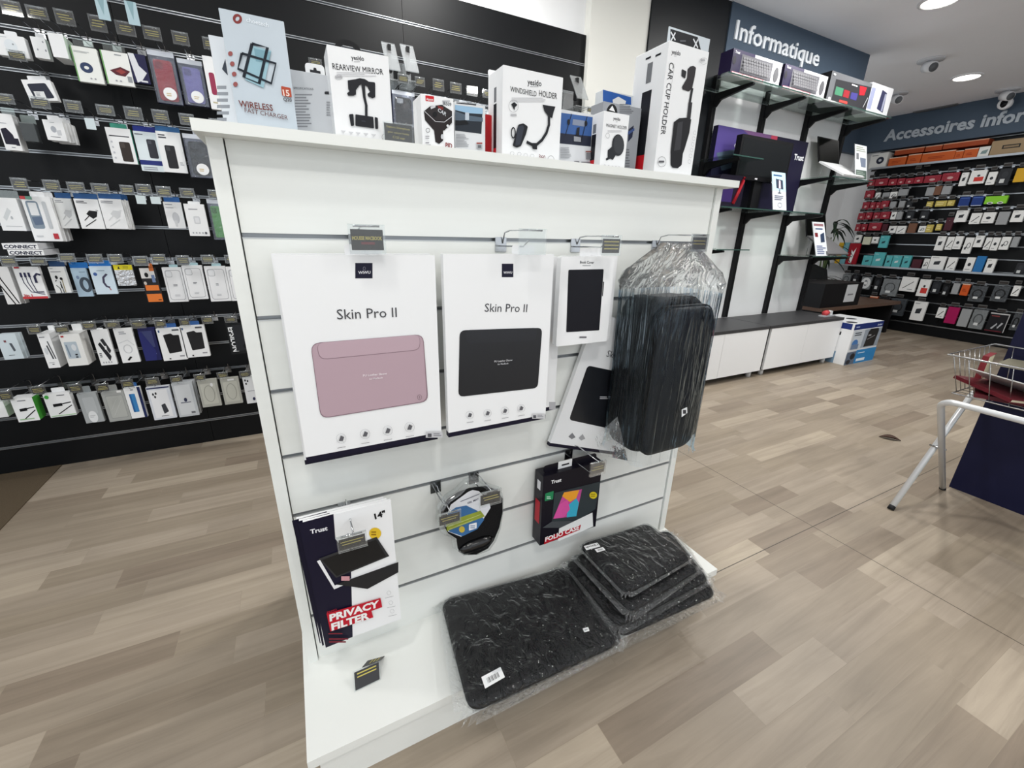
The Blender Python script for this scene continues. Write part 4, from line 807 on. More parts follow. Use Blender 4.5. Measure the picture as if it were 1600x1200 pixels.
P('phone_case_pack', 'white pack with green edges and a dark brown phone pictured', 'pack', (163, 198), (216, 257), .02, WH, [('n', .1, .2, .9, .26, 1, (60, 62, 68)), ('rr', .42, .38, .86, .94, .006, (54, 46, 42)), ('rr', .46, .41, .64, .55, .003, (74, 66, 62))]+[('e', .14, .4+.15*i, .04, .03, (190, 192, 198)) for i in range(4)], tab=(TEAL, .18, .85, .02), sidec=TEAL)
P('phone_case_pack', 'pale blue and white pack with a navy band and dark grey phone', 'pack', (207, 204), (257, 269), .012, (226, 236, 240), a_phone((52, 54, 62), .5, .18, .9, .66)+[('r', 0, .72, 1, .84, (40, 50, 120)), ('n', .1, .88, .9, .98, 2, (160, 164, 174)), ('n', .05, .05, .6, .1, 1, (110, 114, 124))], tab=((30, 44, 124), 0, 1, .022), Y=1.66)
P('phone_case_pack', 'white pack with blue header picturing a tall black phone', 'pack', (242, 204), (294, 271), .012, WH, a_phone((40, 40, 44), .24, .33, .66, .9)+[('n', .08, .06, .5, .18, 2, (70, 72, 80)), ('n', .75, .72, .92, .82, 2, (180, 182, 188))], tab=((46, 92, 140), 0, 1, .022))
P('phone_case_pack', 'black phone case in a clear pouch with round white sticker, beside the stand', 'phone case', (284, 208), (336, 279), case=((20, 24, 28), True, 40), Y=1.64)
P('charger_box', 'large white charger box at the left edge of the middle row', 'box', (-14, 308), (42, 361), .05, WH, [('p', [(.2, .6), (.5, .3), (.62, .4), (.3, .7)], (206, 210, 212)), ('e', .56, .6, .05, .05, (180, 184, 188)), ('n', .2, .84, .9, .88, 1, (190, 192, 196))], tab=(GLASS, .1, .9, .03))
P('phone_box', 'white blister box with a silver flip phone pictured and a red square mark', 'box', (31, 306), (99, 377), .025, WH, [('rr', .10, .10, .52, .72, .010, (132, 146, 160)), ('rr', .17, .14, .46, .42, .003, (224, 226, 228)), ('q', [(.16, .46), (.5, .44), (.5, .62), (.2, .64)], .004, (96, 112, 136)), ('rr', .66, .1, .80, .72, .008, (190, 194, 198)), ('r', -.02, .0, .16, .07, (190, 70, 74)), ('r', .16, .0, .38, .07, (110, 156, 140)), ('r', .72, .82, .9, .95, (182, 54, 64)), ('n', .12, .86, .42, .92, 1, (200, 202, 206))], tab=(WH, .25, .75, .02), stack=2)
P('charger_pack', 'pale grey charger pack, left of the black charger pack', 'pack', (82, 309), (124, 357), .012, (222, 224, 224), a_text()+a_charger((188, 190, 192)), tab=((44, 84, 134), .1, 1, .022), Y=1.67)
P('charger_pack', 'white pack with a black plug charger pictured', 'pack', (114, 310), (165, 358), .012, WH, a_text((60, 62, 66))+a_charger((24, 24, 26)), tab=((44, 84, 134), 0, 1, .022))
P('charger_pack', 'white pack with a white plug charger pictured, front of a stack', 'pack', (153, 310), (201, 358), .012, WH, a_text()+a_charger((206, 208, 210)), tab=((44, 84, 134), 0, 1, .022), stack=3)
P('ticket_sleeve', 'left of two small pale empty labels in the middle row', 'label', (211, 305), (229, 319), .002, (206, 218, 220), [], Y=1.61)
P('ticket_sleeve', 'right of two small pale empty labels in the middle row', 'label', (234, 307), (252, 319), .002, (206, 218, 220), [], Y=1.61)
P('adapter_pack', 'white pack with blue header picturing a pale travel plug', 'pack', (254, 315), (291, 357), .012, WH, [('e', .55, .6, .2, .22, (196, 198, 202)), ('p', [(.4, .7), (.6, .7), (.55, .94), (.45, .94)], (206, 208, 210)), ('n', .1, .08, .55, .12, 1, (80, 84, 100)), ('n', .1, .2, .7, .24, 1, (150, 152, 158))], tab=((50, 96, 156), .05, .95, .022))
P('adapter_pack', 'white pack picturing a square white socket adapter', 'pack', (286, 318), (328, 369), .02, WH, [('rr', .36, .38, .68, .62, .006, (206, 208, 212)), ('rr', .42, .42, .62, .58, .004, (224, 225, 228)), ('n', .2, .14, .8, .19, 1, (150, 152, 158))]+a_icons(.9)+[('e', .84, .9, .06, .04, (90, 92, 98))], tab=(WH, .2, .8, .012), Y=1.63)
P('phone_case_pack', 'green phone case in a crinkled clear pouch beside the stand', 'phone case', (322, 311), (360, 375), case=((92, 164, 78), False, 10))
for k, (q, w2) in enumerate((((2, 380), (61, 389.5)), ((11, 390), (70, 399)))):
    TLp, BRp = q, w2; a, b = aty(*TLp, 1.58), aty(*BRp, 1.58); wd, h = b.x-a.x, a.z-b.z
    mb = MB().box(-wd/2, wd/2, 0, .14, 0, h, M((196, 198, 202), .4)); mb.box(-wd/2, wd/2, -.0004, 0, 0, h, PAPER); mb.text('CONNECT', (-wd*.46, h*.16), (wd*.46, h*.16), -.0008, M((28, 32, 60), .4), .035, .95)
    tag(mb.build('slim_box', None, ((a.x+b.x)/2, 1.58, b.z)), 'slim white box end reading CONNECT, '+('the upper of two' if k == 0 else 'the lower of two'), 'box')
P('cable_pack', 'white pack with two black cables running diagonally, far left', 'pack', (-10, 417), (33, 475), .03, (226, 226, 226), a_diag(), stack=1)
P('cable_pack', 'white and red pack with three navy charging cables and a loop', 'pack', (19, 417), (76, 466), .02, WH, a_cables((40, 40, 76))+[('l', [(.74, .5), (.74, .3), (.86, .22), (1.0, .26)], .008, (40, 40, 70)), ('r', 0, .93, 1, 1, (196, 60, 66)), ('t', '3in 1', .06, .93, .4, .93, (176, 40, 50), .03), ('r', .06, -.0, .26, .05, (176, 50, 60))])
P('earphone_pack', 'white pack with black in-ear earphones pictured', 'pack', (74, 417), (112, 457), .02, (226, 227, 226), [('e', .34, .40, .09, .07, (20, 20, 22)), ('e', .62, .46, .09, .06, (20, 20, 22)), ('l', [(.3, .5), (.2, .56)], .003, (30, 30, 32)), ('l', [(.66, .5), (.64, 1)], .003, (150, 140, 110)), ('l', [(.5, .56), (.54, 1)], .0026, (30, 30, 32)), ('r', .46, .66, .53, .82, (20, 20, 22)), ('l', [(.18, .7), (.36, .82), (.38, 1)], .0026, (30, 30, 32)), ('n', .1, .05, .4, .09, 1, (120, 122, 126)), ('n', .1, .17, .8, .21, 1, (110, 112, 116))], tab=((40, 70, 110), 0, 1, .022))
P('cable_pouch', 'pale blue pouch with a coiled grey cable and blue backing card', 'pack', (109, 419), (147, 463), .012, (176, 200, 218), [('o', .7, .58, .28, .22, .012, (70, 80, 92)), ('n', .5, .12, .98, .16, 1, (110, 130, 150)), ('e', .32, .32, .1, .06, (120, 140, 170))], tab=((34, 110, 184), -.05, 1.15, .024), Y=1.68)
P('cable_pouch', 'pale blue pouch with a short curved dark cable and blue backing', 'pack', (138, 416), (185, 459), .012, (206, 222, 234), [('l', [(.72, .28), (.52, .4), (.48, .58), (.56, .72), (.7, .76)], .008, (70, 66, 90)), ('n', .3, .14, .7, .18, 1, (110, 130, 150)), ('e', .2, .28, .09, .06, (70, 100, 160)), ('l', [(.68, .78), (.72, .86)], .003, (170, 60, 50))], tab=((34, 110, 184), 0, 1, .024))
P('antistatic_pouch', 'crinkled silver pouch with a yellow warning strip on top', 'pack', (176, 414), (214, 446), .012, M((206, 208, 212), .2, .7, .5, bump=.9, bscale=70), [('r', 0, 0, 1, .24, (222, 208, 40)), ('p', [(.2, .19), (.34, .19), (.27, .06)], (30, 30, 20)), ('n', .5, .06, .9, .18, 2, (160, 150, 40))])
P('memory_card_pack', 'small orange and black pack with a dark earbud pictured', 'pack', (217, 419), (256, 471), .015, (36, 34, 36), [('r', 0, 0, .86, .30, (224, 222, 220)), ('r', .58, 0, .86, .09, (206, 110, 50)), ('e', .34, .2, .12, .07, (24, 24, 26)), ('r', .62, .2, .82, .42, (110, 130, 170)), ('r', .1, .5, .92, .66, (222, 120, 52)), ('r', .06, .76, .98, 1, (222, 120, 52)), ('n', .7, .92, .92, .97, 1, (40, 30, 20)), ('e', .16, .44, .09, .05, (200, 190, 180))], tab=((206, 110, 50), .55, .8, .02))
P('clear_case_box', 'white clear-case box with a phone outline, leftmost of four', 'box', (252, 418), (295, 471), .02, (232, 233, 235), a_clear(), tab=((160, 190, 196), .35, .8, .012), Y=1.66, group=None)
P('clear_case_box', 'white clear-case box with a phone outline, second of four and hung highest', 'box', (283, 415), (326, 467), .02, (232, 233, 235), a_clear(), tab=((160, 190, 196), .35, .8, .012))
P('clear_case_box', 'white clear-case box with a phone outline, third of four', 'box', (318, 416), (362, 470), .02, (232, 233, 235), a_clear(), tab=((160, 190, 196), .35, .8, .012))
P('clear_case_box', 'white clear-case box with a phone outline, half hidden by the stand', 'box', (352, 417), (394, 469), .02, (232, 233, 235), a_clear())
P('usb_cable_pack', 'pale blue pack with a small grey adapter at the left edge, fourth row', 'pack', (-8, 523), (38, 560), .02, (206, 218, 224), [('q', [(.52, .36), (.66, .36), (.74, .66), (.62, .7)], .003, (84, 90, 98)), ('n', .3, .82, .6, .86, 1, (80, 84, 90)), ('r', .3, .24, .42, .32, (120, 60, 66))], stack=1)
P('stylus_box', 'deep white box with two slim pens pictured', 'box', (57, 522), (95, 574), .09, WH, [('l', [(.48, .34), (.66, .74)], .005, (70, 72, 78)), ('l', [(.64, .22), (.86, .74)], .004, (90, 92, 98)), ('e', .3, .5, .14, .1, (206, 210, 214)), ('n', .1, .08, .55, .12, 1, (90, 92, 98)), ('n', .2, .82, .8, .86, 1, (180, 182, 186)), ('r', .42, .88, .6, .9, (60, 62, 66))], tab=(WH, .2, .8, .02), Y=1.63)
P('toolkit_box', 'deep white box with a blue-grey repair kit pictured', 'box', (91, 523), (139, 570), .09, (228, 228, 226), [('rr', .12, .24, .74, .76, .004, (176, 188, 198)), ('l', [(.2, .32), (.24, .7)], .005, (120, 136, 152)), ('e', .54, .42, .12, .1, (210, 214, 218)), ('r', .5, .62, .62, .67, (40, 42, 46)), ('r', .5, .7, .62, .74, (40, 42, 46)), ('r', .08, .04, .22, .09, (170, 60, 60))], tab=(WH, .3, .8, .03), Y=1.62)
P('phone_case_pack', 'white pack with a slanted black phone case pair, fourth row', 'pack', (141, 516), (184, 569), .015, WH, [('q', [(.18, .4), (.34, .34), (.78, .76), (.62, .9)], .004, (34, 34, 38)), ('q', [(.38, .28), (.58, .24), (.86, .6), (.72, .68)], .004, (44, 44, 48)), ('r', .52, .46, .64, .56, (230, 230, 232)), ('n', .1, .64, .3, .78, 3, (60, 62, 66))]+a_icons(.92), tab=(WH, .3, .7, .006))
P('cable_pack', 'white pack with a pale looped cable and black tip pictured', 'pack', (176, 514), (220, 565), .015, WH, [('o', .5, .6, .22, .12, .004, (200, 202, 206)), ('l', [(.1, .42), (.6, .34), (.9, .5)], .003, (206, 208, 212)), ('p', [(.3, .92), (.5, .82), (.62, .84), (.4, .94)], (24, 24, 26)), ('n', .25, .08, .7, .18, 2, (150, 152, 158))])
P('screen_protector_box', 'navy blue box in a clear sleeve, fourth row', 'box', (214, 514), (253, 562), .03, (34, 36, 84), [('r', .12, .08, .82, .58, (62, 68, 112)), ('e', .2, .78, .06, .05, (206, 210, 230)), ('n', .36, .76, .8, .82, 1, (140, 150, 200)), ('p', [(.0, .1), (.2, .1), (.8, .7), (.7, 1), (0, 1)], (40, 44, 104))])
P('phone_case_pack', 'white pack picturing a black wallet case, left of two alike', 'pack', (243, 514), (294, 561), .02, WH, a_case()+[('r', .06, .05, .12, .12, (60, 90, 130)), ('r', .62, .04, .9, .09, (90, 92, 98)), ('r', .25, .92, .32, .96, (30, 30, 34))], tab=((52, 92, 150), .3, .8, .02))
P('phone_case_pack', 'white pack picturing a black wallet case, right of two alike', 'pack', (280, 510), (329, 556), .02, WH, a_case((34, 34, 36))+[('r', .06, .05, .12, .12, (60, 90, 130)), ('r', .62, .04, .9, .09, (90, 92, 98)), ('r', .25, .92, .32, .96, (30, 30, 34))], tab=((52, 92, 150), .3, .8, .02))
def epsilon(): return [('t', 'EPSILON', .08, .12, .12, .92, (230, 232, 234), .03), ('r', .28, .06, .96, .9, (38, 40, 44)), ('e', .74, .76, .1, .07, (18, 18, 20))]
P('phone_case_pack', 'black pack with EPSILON in white upright letters beside the stand', 'pack', (352, 506), (394, 551), .015, (24, 26, 28), epsilon())
P('charger_box', 'corner of a deep white box at the left edge of the bottom row', 'box', (-14, 628), (14, 651), .06, WH, [])
P('adapter_cable_pack', 'white pack with bright green side and a black adapter cable', 'pack', (15, 624), (63, 656), .06, WH, a_plug()+[('n', .3, .08, .7, .14, 1, (90, 92, 98)), ('n', .1, .86, .95, .94, 1, (150, 190, 140))], sidec=(70, 160, 60), Y=1.63)
P('adapter_cable_pack', 'white pack with green oval logo and a black adapter cable', 'pack', (66, 617), (120, 648), .03, WH, a_plug()+[('e', .12, .12, .08, .08, (70, 170, 70)), ('n', .5, .06, .85, .12, 1, (90, 92, 98)), ('r', .05, .93, 1, .96, (150, 196, 140))], tab=(WH, .25, .75, .02))
FROST = (168, 172, 174)
P('phone_case_pack', 'frosted grey pouch with a round white sticker, bottom row', 'phone case', (119, 616), (164, 658), .02, FROST, [('rr', .2, .14, .8, .7, .008, (182, 186, 188)), ('e', .48, .8, .24, .2, (226, 228, 230)), ('n', .32, .74, .64, .84, 2, (190, 192, 194))], tab=((140, 146, 148), .3, .7, .03))
P('phone_case_pack', 'frosted grey pouch with a square outline, beside the round sticker pouch', 'phone case', (157, 614), (206, 655), .02, (164, 166, 164), [('rr', .14, .12, .9, .9, .006, (150, 152, 150)), ('rr', .16, .14, .88, .88, .006, (176, 178, 174)), ('l', [(.3, .8), (.8, .3)], .002, (190, 192, 190)), ('l', [(.25, .6), (.6, .25)], .002, (190, 192, 190)), ('r', .7, -.02, .9, .05, (230, 230, 230))], tab=((150, 152, 150), .3, .7, .03))
P('phone_pack', 'white and navy pack with a bright blue phone pictured', 'pack', (192, 607), (231, 651), .02, WH, [('rr', .24, .2, .6, .8, .004, (40, 96, 156)), ('rr', .36, .2, .6, .8, .004, (60, 130, 190)), ('r', .82, 0, 1, 1, (30, 40, 84)), ('n', .4, .05, .6, .1, 1, (120, 122, 128))], tab=((52, 100, 160), .4, .8, .02))
P('phone_case_pack', 'white pouch with navy edge and a dark phone on a slant', 'pack', (227, 606), (277, 652), .02, (214, 218, 226), [('r', .02, .02, .98, .06, (40, 48, 90)), ('r', .1, .1, .86, .94, (234, 235, 238)), ('q', [(.46, .56), (.64, .52), (.72, .78), (.5, .84)], .003, (58, 60, 66)), ('e', .24, .22, .04, .04, (50, 52, 56)), ('e', .36, .2, .04, .04, (50, 52, 56)), ('e', .3, .3, .04, .04, (50, 52, 56)), ('n', .36, .88, .7, .92, 1, (120, 122, 128))])
P('phone_case_pack', 'clear grey pouch with a small dark emblem and line', 'pack', (267, 600), (312, 648), .03, (190, 194, 198), [('r', .1, .06, .86, .94, (208, 211, 214)), ('e', .5, .5, .08, .06, (50, 54, 80)), ('n', .24, .56, .78, .6, 1, (60, 64, 90)), ('r', .64, .86, .84, .92, (110, 112, 116))], stack=1)
P('phone_case_pack', 'beige clear pouch with an oval emblem, left of two alike', 'pack', (307, 595), (347, 633), .02, (172, 172, 164), [('rr', .12, .14, .88, .9, .004, (190, 190, 180)), ('o', .5, .52, .26, .3, .003, (150, 150, 142)), ('e', .7, .2, .07, .07, (226, 226, 226))])
P('phone_case_pack', 'beige clear pouch with an oval emblem, right of two alike', 'pack', (343, 592), (380, 629), .02, (172, 172, 164), [('rr', .12, .14, .88, .9, .004, (190, 190, 180)), ('o', .5, .52, .26, .3, .003, (150, 150, 142)), ('r', .4, .04, .75, .1, (226, 226, 226))])
P('phone_case_pack', 'white pack with three black lens dots beside the stand, bottom row', 'pack', (378, 589), (416, 627), .02, (222, 224, 226), [('e', .12, .14, .04, .04, (30, 30, 34)), ('e', .24, .17, .04, .04, (30, 30, 34)), ('e', .14, .26, .04, .04, (30, 30, 34)), ('n', .15, .52, .8, .56, 1, (150, 152, 158)), ('e', .4, .84, .07, .06, (50, 54, 80))])
# black case in foil pouch behind the stand top
P('phone_case_pack', 'black phone case in a shiny clear pouch between mirror and car charger boxes', 'phone case', (612, 140), (650, 200), case=((24, 24, 26), False, 150))
for i, (x0, x1) in enumerate(((662, 700), (702, 738), (738, 768))):
    P('phone_case_pack', 'shiny crinkled clear pouch showing above the boxes, '+('left of three', 'middle of three', 'right of three')[i], 'phone case', (x0, 146+i*7), (x1, 200+i*7), .02, M((176, 182, 188), .2, .5, .5, bump=.9, bscale=60), [('r', .15, .06, .85, .14, (60, 62, 66)), ('rr', .2, .3, .8, .95, .006, (90, 94, 100))])
# hooks with their tickets
HK = [((2, 12), (41, 39), 'the far left white cable pack, top row'), ((43, 23), (82, 47), 'the white pack with faint dots'), ((87, 29), (124, 57), 'the deep white box with green side'), ((139, 33), (172, 62), 'the pack with the blue charging ring'), ((180, 40), (216, 66), 'the pack with the dark red gadget'), ((223, 48), (256, 73), 'the red phone case'), ((269, 57), (299, 81), 'the lilac phone case'), ((317, 67), (338, 88), 'the burgundy phone case pack'),
      ((12, 85), (46, 104), 'the white window box with dark case'), ((-10, 152), (27, 170), 'the navy power bank pack'), ((46, 155), (82, 175), 'the grey soft bag'), ((100, 163), (133, 184), 'the small white label, second row'), ((150, 168), (182, 186), 'the green-edged phone pack'), ((193, 170), (226, 192), 'the pack with a navy band'), ((237, 176), (267, 198), 'the pack with a tall black phone'), ((280, 184), (307, 203), 'the black phone case pouch'), ((326, 187), (346, 200), 'the stand top corner, mostly hidden'),
      ((17, 284), (49, 304), 'the silver flip phone box'), ((66, 284), (98, 303), 'the pale grey charger pack'), ((104, 288), (136, 304), 'the black plug charger pack'), ((141, 287), (173, 303), 'the white plug charger stack'), ((187, 292), (212, 307), 'nothing, left of the two small labels'), ((211, 288), (239, 305), 'the left small pale label'), ((243, 293), (270, 310), 'the right small pale label'), ((280, 296), (306, 311), 'the pale travel plug pack'), ((324, 297), (348, 311), 'the green phone case'),
      ((-2, 401), (29, 415), 'the two diagonal black cables'), ((45, 403), (75, 414), 'the navy charging cables pack'), ((90, 397), (120, 409), 'the in-ear earphones pack'), ((134, 398), (163, 411), 'the coiled grey cable pouch'), ((167, 398), (194, 411), 'the curved dark cable pouch'), ((206, 401), (234, 415), 'the orange and black pack'), ((235, 398), (261, 412), 'the leftmost clear-case box'), ((274, 400), (298, 414), 'the second clear-case box'), ((313, 399), (336, 412), 'the third clear-case box'), ((350, 399), (372, 411), 'the clear-case box beside the stand'),
      ((41, 510), (66, 521), 'the deep box with two pens'), ((83, 510), (110, 520), 'the repair kit box'), ((126, 504), (152, 514), 'the slanted case pair pack'), ((162, 503), (189, 512), 'the looped cable pack'), ((203, 502), (229, 512), 'the navy blue box'), ((240, 501), (261, 511), 'the left black wallet case pack'), ((279, 499), (298, 509), 'the right black wallet case pack'), ((314, 495), (334, 505), 'nothing, left of the EPSILON pack'), ((350, 496), (371, 503), 'the EPSILON pack'),
      ((-5, 613), (23, 625), 'the deep white box in the bottom left corner'), ((46, 605), (74, 615), 'the bright green-sided adapter pack'), ((105, 602), (131, 612), 'the frosted pouch with round sticker'), ((148, 601), (173, 611), 'the frosted pouch with square outline'), ((188, 595), (211, 605), 'the bright blue phone pack'), ((226, 592), (251, 601), 'the slanted dark phone pouch'), ((265, 589), (287, 597), 'the small dark emblem pouch'), ((302, 586), (322, 594), 'the left beige pouch'), ((338, 583), (357, 590), 'the right beige pouch'), ((373, 581), (393, 589), 'the three lens dots pack'),
      ((482, 94), (504, 110), 'the shelf row seen left of the mirror box'), ((621, 119), (639, 135), 'the black case in a shiny pouch'), ((648, 120), (664, 136), 'the left shiny pouch behind the boxes'), ((676, 124), (694, 144), 'the middle shiny pouch behind the boxes'), ((703, 129), (721, 148), 'the right shiny pouch behind the boxes'), ((729, 136), (746, 153), 'nothing, second ticket from the windshield box'), ((754, 141), (770, 156), 'nothing, ticket nearest the windshield box'), ((917, 170), (927, 174), 'the small pack over the bracket box')]
for i, (p0, p1, what) in enumerate(HK): wall_hook(i, *p0, *p1, ('wire hook with dark price ticket above ' if 'nothing' not in what else 'wire hook with dark price ticket holding ')+what)
# acrylic phone perches on the wall
def perch(px, py, label, s=1.0):
    a = aty(px, py, 1.70); r = thing('acrylic_display_stand', label, 'display stand', (a.x, 1.70, a.z))
    m = clear((.90, .93, .94), .16, .02, haze=.10)
    mb = MB().box(-.035*s, .035*s, .12, .126, -.10, .02, m); mb.box(-.035*s, .035*s, -.04, .126, -.104, -.098, m)
    mb.add([(-.035*s, -.05, -.06), (.035*s, -.05, -.06), (.035*s, .05, .085), (-.035*s, .05, .085), (-.035*s, -.045, -.063), (.035*s, -.045, -.063), (.035*s, .055, .082), (-.035*s, .055, .082)], [(0, 1, 2, 3), (7, 6, 5, 4), (0, 4, 5, 1), (1, 5, 6, 2), (2, 6, 7, 3), (3, 7, 4, 0)], m)
    mb.build('acrylic_plate', r)
    MB().box(-.008, .008, .02, .05, -.05, .07, M((22, 22, 24), .3)).build('clip', r)
perch(611, 92, 'clear acrylic phone perch on the black wall just right of the mirror box')
perch(640, 95, 'clear acrylic phone perch on the black wall, right one of the middle pair')
perch(905, 140, 'clear acrylic phone perch on the black wall behind the windshield box', 1.2)

# ================================================================ COMPUTER SECTION
CABW = M((232, 233, 234), .3); TOPD = M((58, 58, 60), .45, var=.05, bscale=30); BLK = M((20, 20, 22), .45)
def cabinet(x0, x1, label):
    r = thing('low_cabinet', label, 'cabinet', ((x0+x1)/2, 1.31, 0), 'low white cabinets of the computer section'); w2 = (x1-x0)/2
    MB().box(-w2, w2, .02, .435, .06, .448, BLK).build('body', r)
    MB().box(-w2-.004, w2+.004, -.003, .440, .449, .474, TOPD).build('worktop', r)
    for s in (-1, 1):
        a, b = (-w2+.03, -.0015) if s < 0 else (.0015, w2-.002)
        MB().box(a, b, 0, .019, .062, .446, CABW).build('door', r)
    for sx in (-.86, .86):
        for y in (.05, .38): MB().tube([(sx*w2, y, 0), (sx*w2, y, .06)], .022, M((206, 207, 208), .35), 12).build('leg', r)
cabinet(2.62, 3.775, 'low white two-door cabinet with dark top, left one, behind the stand')
cabinet(3.79, 4.965, 'low white two-door cabinet with dark top, right one, beside the printer box')
UX = [3.16, 3.775, 4.39, 4.99]
for i, x in enumerate(UX):
    o = MB().box(x-.02, x+.02, 1.752, YP-.0005, .475 if x < 4.97 else .46, 2.36, BLK).box(x-.004, x+.004, 1.7515, 1.752, .48, 2.36, M((8, 8, 8), .6)).build('shelf_upright')
    tag(o, 'black slotted upright of the computer shelves, '+('leftmost, against the dark pillar', 'second from the dark pillar', 'third from the dark pillar', 'rightmost, at the end of the white wall')[i], 'upright')
def bracket(i, z, what):
    x = UX[i]; t = .011
    prof = [(0, -.085), (.012, -.088), (.05, -.048), (.312, -.012), (.312, .0), (.305, .004), (0, .004)]
    mb = MB(); n = len(prof); vs = [(x+sx*t, 1.752-d, z+h) for sx in (-1, 1) for d, h in prof]
    mb.add(vs, [tuple(range(n)), tuple(range(2*n-1, n-1, -1))]+[(k, k+n, (k+1) % n+n, (k+1) % n) for k in range(n)], BLK)
    tag(mb.build('shelf_bracket'), 'black arm under '+what+', '+('on the leftmost upright', 'on the second upright', 'on the third upright', 'on the rightmost upright')[i], 'bracket')
def glass(x0, x1, z, label):
    r = thing('glass_shelf', label, 'shelf', ((x0+x1)/2, 1.6, z)); w2 = (x1-x0)/2
    MB().box(-w2, w2, -.178, .145, .0045, .0125, GLASS).build('pane', r)
    MB().box(-w2, w2, -.1795, -.1782, .0045, .0125, GLASSEDGE).build('front_edge', r)
glass(2.86, 5.04, 2.235, 'long top glass shelf carrying the keyboard boxes')
for i in range(4): bracket(i, 2.235, 'the top glass shelf')
glass(4.36, 5.03, 1.716, 'short glass shelf carrying the silver laptop'); bracket(2, 1.716, 'the silver laptop shelf'); bracket(3, 1.716, 'the silver laptop shelf')
glass(3.05, 3.40, 1.762, 'short glass shelf left of the monitor'); bracket(0, 1.762, 'the short shelf left of the monitor')
glass(3.02, 4.36, 1.41, 'long glass shelf carrying the black monitor'); [bracket(i, 1.41, 'the monitor shelf') for i in (0, 1, 2)]
glass(4.36, 5.03, 1.045, 'short glass shelf carrying the dark laptop'); bracket(2, 1.045, 'the dark laptop shelf'); bracket(3, 1.045, 'the dark laptop shelf')
glass(3.05, 3.45, 1.10, 'small glass shelf low on the left, behind the stand'); bracket(0, 1.10, 'the small low left shelf')
# boxes on the top shelf
def shelf_box(name, label, TL, BR, Y, t, z, base, art, side=None, cat='box', group=None):
    a, b = aty(*TL, Y), aty(*BR, Y); wd = b.x-a.x; h = a.z-z; r = thing(name, label, cat, ((a.x+b.x)/2, Y, z), group)
    MB().box(-wd/2, wd/2, 0, t, 0, h, ink(base) if isinstance(base, tuple) else base).build('carton', r)
    if art: prints(MB(), art, uvmap(wd, h), 0, .0004).build('printed_front', r)
    if side: MB().box(-wd/2-.0006, -wd/2-.0001, 0, t, 0, h, ink(side)).build('printed_side', r)
    return r
def keybox(title):
    s = [('r', 0, 0, .18, 1, (40, 34, 66)), ('r', 0, 0, .42, .16, (66, 60, 88)), ('p', [(.17, .12), (.80, .12), (.80, .84), (.17, .84)], (104, 104, 110)), ('r', .42, 0, 1, .12, (226, 228, 232)), ('e', .04, .42, .03, .16, (30, 28, 40)), ('e', .90, .52, .05, .3, (96, 96, 100)), ('t', 'Trust', .03, .16, .12, .16, (235, 235, 240), .03), ('p', [(.02, .84), (.66, .84), (.66, .98), (.02, .98)], (200, 120, 130)), ('t', title, .03, .96, .64, .96, (250, 240, 240), .04, .9)]
    for r_ in range(5): s += [('r', .20+.05*k, .2+.12*r_, .24+.05*k, .29+.12*r_, (128, 128, 132)) for k in range(11)]
    return s
ZS = 2.2475
shelf_box('keyboard_box', 'white and navy keyboard box on the top shelf, next to the dark pillar', (1147, 75), (1217, 130), 1.46, .10, ZS, (224, 226, 230), keybox('WIRELESS KEYBOARD MOUSE'), side=(34, 26, 58))
shelf_box('keyboard_box', 'white and navy keyboard box on the top shelf, right of the first keyboard box', (1228, 99), (1286, 155), 1.46, .10, ZS, (222, 223, 226), keybox('WIRELESS KEYBOARD MOUSE'), side=(30, 24, 50))
shelf_box('computer_case', 'grey box picturing a computer case lit red, green and blue, on the top shelf', (1301, 110), (1353, 171), 1.46, .22, ZS, (104, 106, 110),
  [('p', [(.12, .22), (1, .12), (1, .98), (.12, .9)], (48, 48, 52)), ('q', [(.16, .44), (.34, .44), (.34, .7), (.16, .7)], .004, (70, 130, 100)), ('q', [(.36, .46), (.5, .46), (.5, .7), (.36, .7)], .004, (150, 40, 48)), ('q', [(.54, .48), (.7, .46), (.7, .7), (.54, .7)], .004, (66, 62, 130)), ('q', [(.70, .2), (.88, .18), (.86, .46), (.74, .5)], .004, (190, 36, 48)), ('r', .3, .82, .5, .9, (210, 70, 64)), ('r', .5, .22, .64, .26, (220, 222, 226)), ('l', [(.9, .86), (.96, .5)], .006, (200, 202, 206)), ('e', .06, .1, .03, .03, (226, 228, 230)), ('e', .06, .88, .03, .05, (226, 228, 230))], side=(20, 20, 22))
shelf_box('speaker_box', 'white box with two dark upright devices pictured, right end of the top shelf', (1364, 128), (1386, 178), 1.46, .2, ZS, (228, 229, 232),
  [('r', .02, .16, .2, .86, (150, 156, 186)), ('q', [(.5, .14), (.74, .2), (.78, .86), (.46, .78)], .008, (58, 60, 92)), ('r', .66, .24, .74, .82, (168, 172, 196))], side=(196, 198, 202))
# big purple box behind the monitor and the monitor
ZM = 1.4228
shelf_box('gaming_display_box', 'large purple and navy Trust box standing behind the black monitor', (1123, 195), (1246, 300), 1.70, .045, ZM, (28, 26, 48),
  [('p', [(0, 0), (.58, 0), (.5, .2), (.2, .36), (0, .44)], (72, 60, 120)), ('p', [(.24, 0), (.62, 0), (.54, .2)], (112, 78, 120)), ('e', .38, .2, .2, .07, (196, 194, 214)), ('p', [(.02, .32), (.34, .18), (.4, .36), (.1, .52)], (70, 84, 100)), ('r', .55, 0, .62, .08, (176, 60, 84)), ('t', 'Trust', .86, .25, .98, .25, (232, 232, 238), .03)])
mo = thing('computer_monitor', 'black flat monitor on the glass shelf', 'monitor', (0, 0, 0)); a, b = aty(1163, 209, 1.56), aty(1224, 293, 1.56)
mo.location = ((a.x+b.x)/2, 1.56, ZM); wd = b.x-a.x+.03; z0, z1 = b.z-ZM+.025, a.z-ZM
csg = MB().box(-wd/2, wd/2, 0, .05, z0, z1, M((18, 18, 20), .35), .008).build('casing', mo)
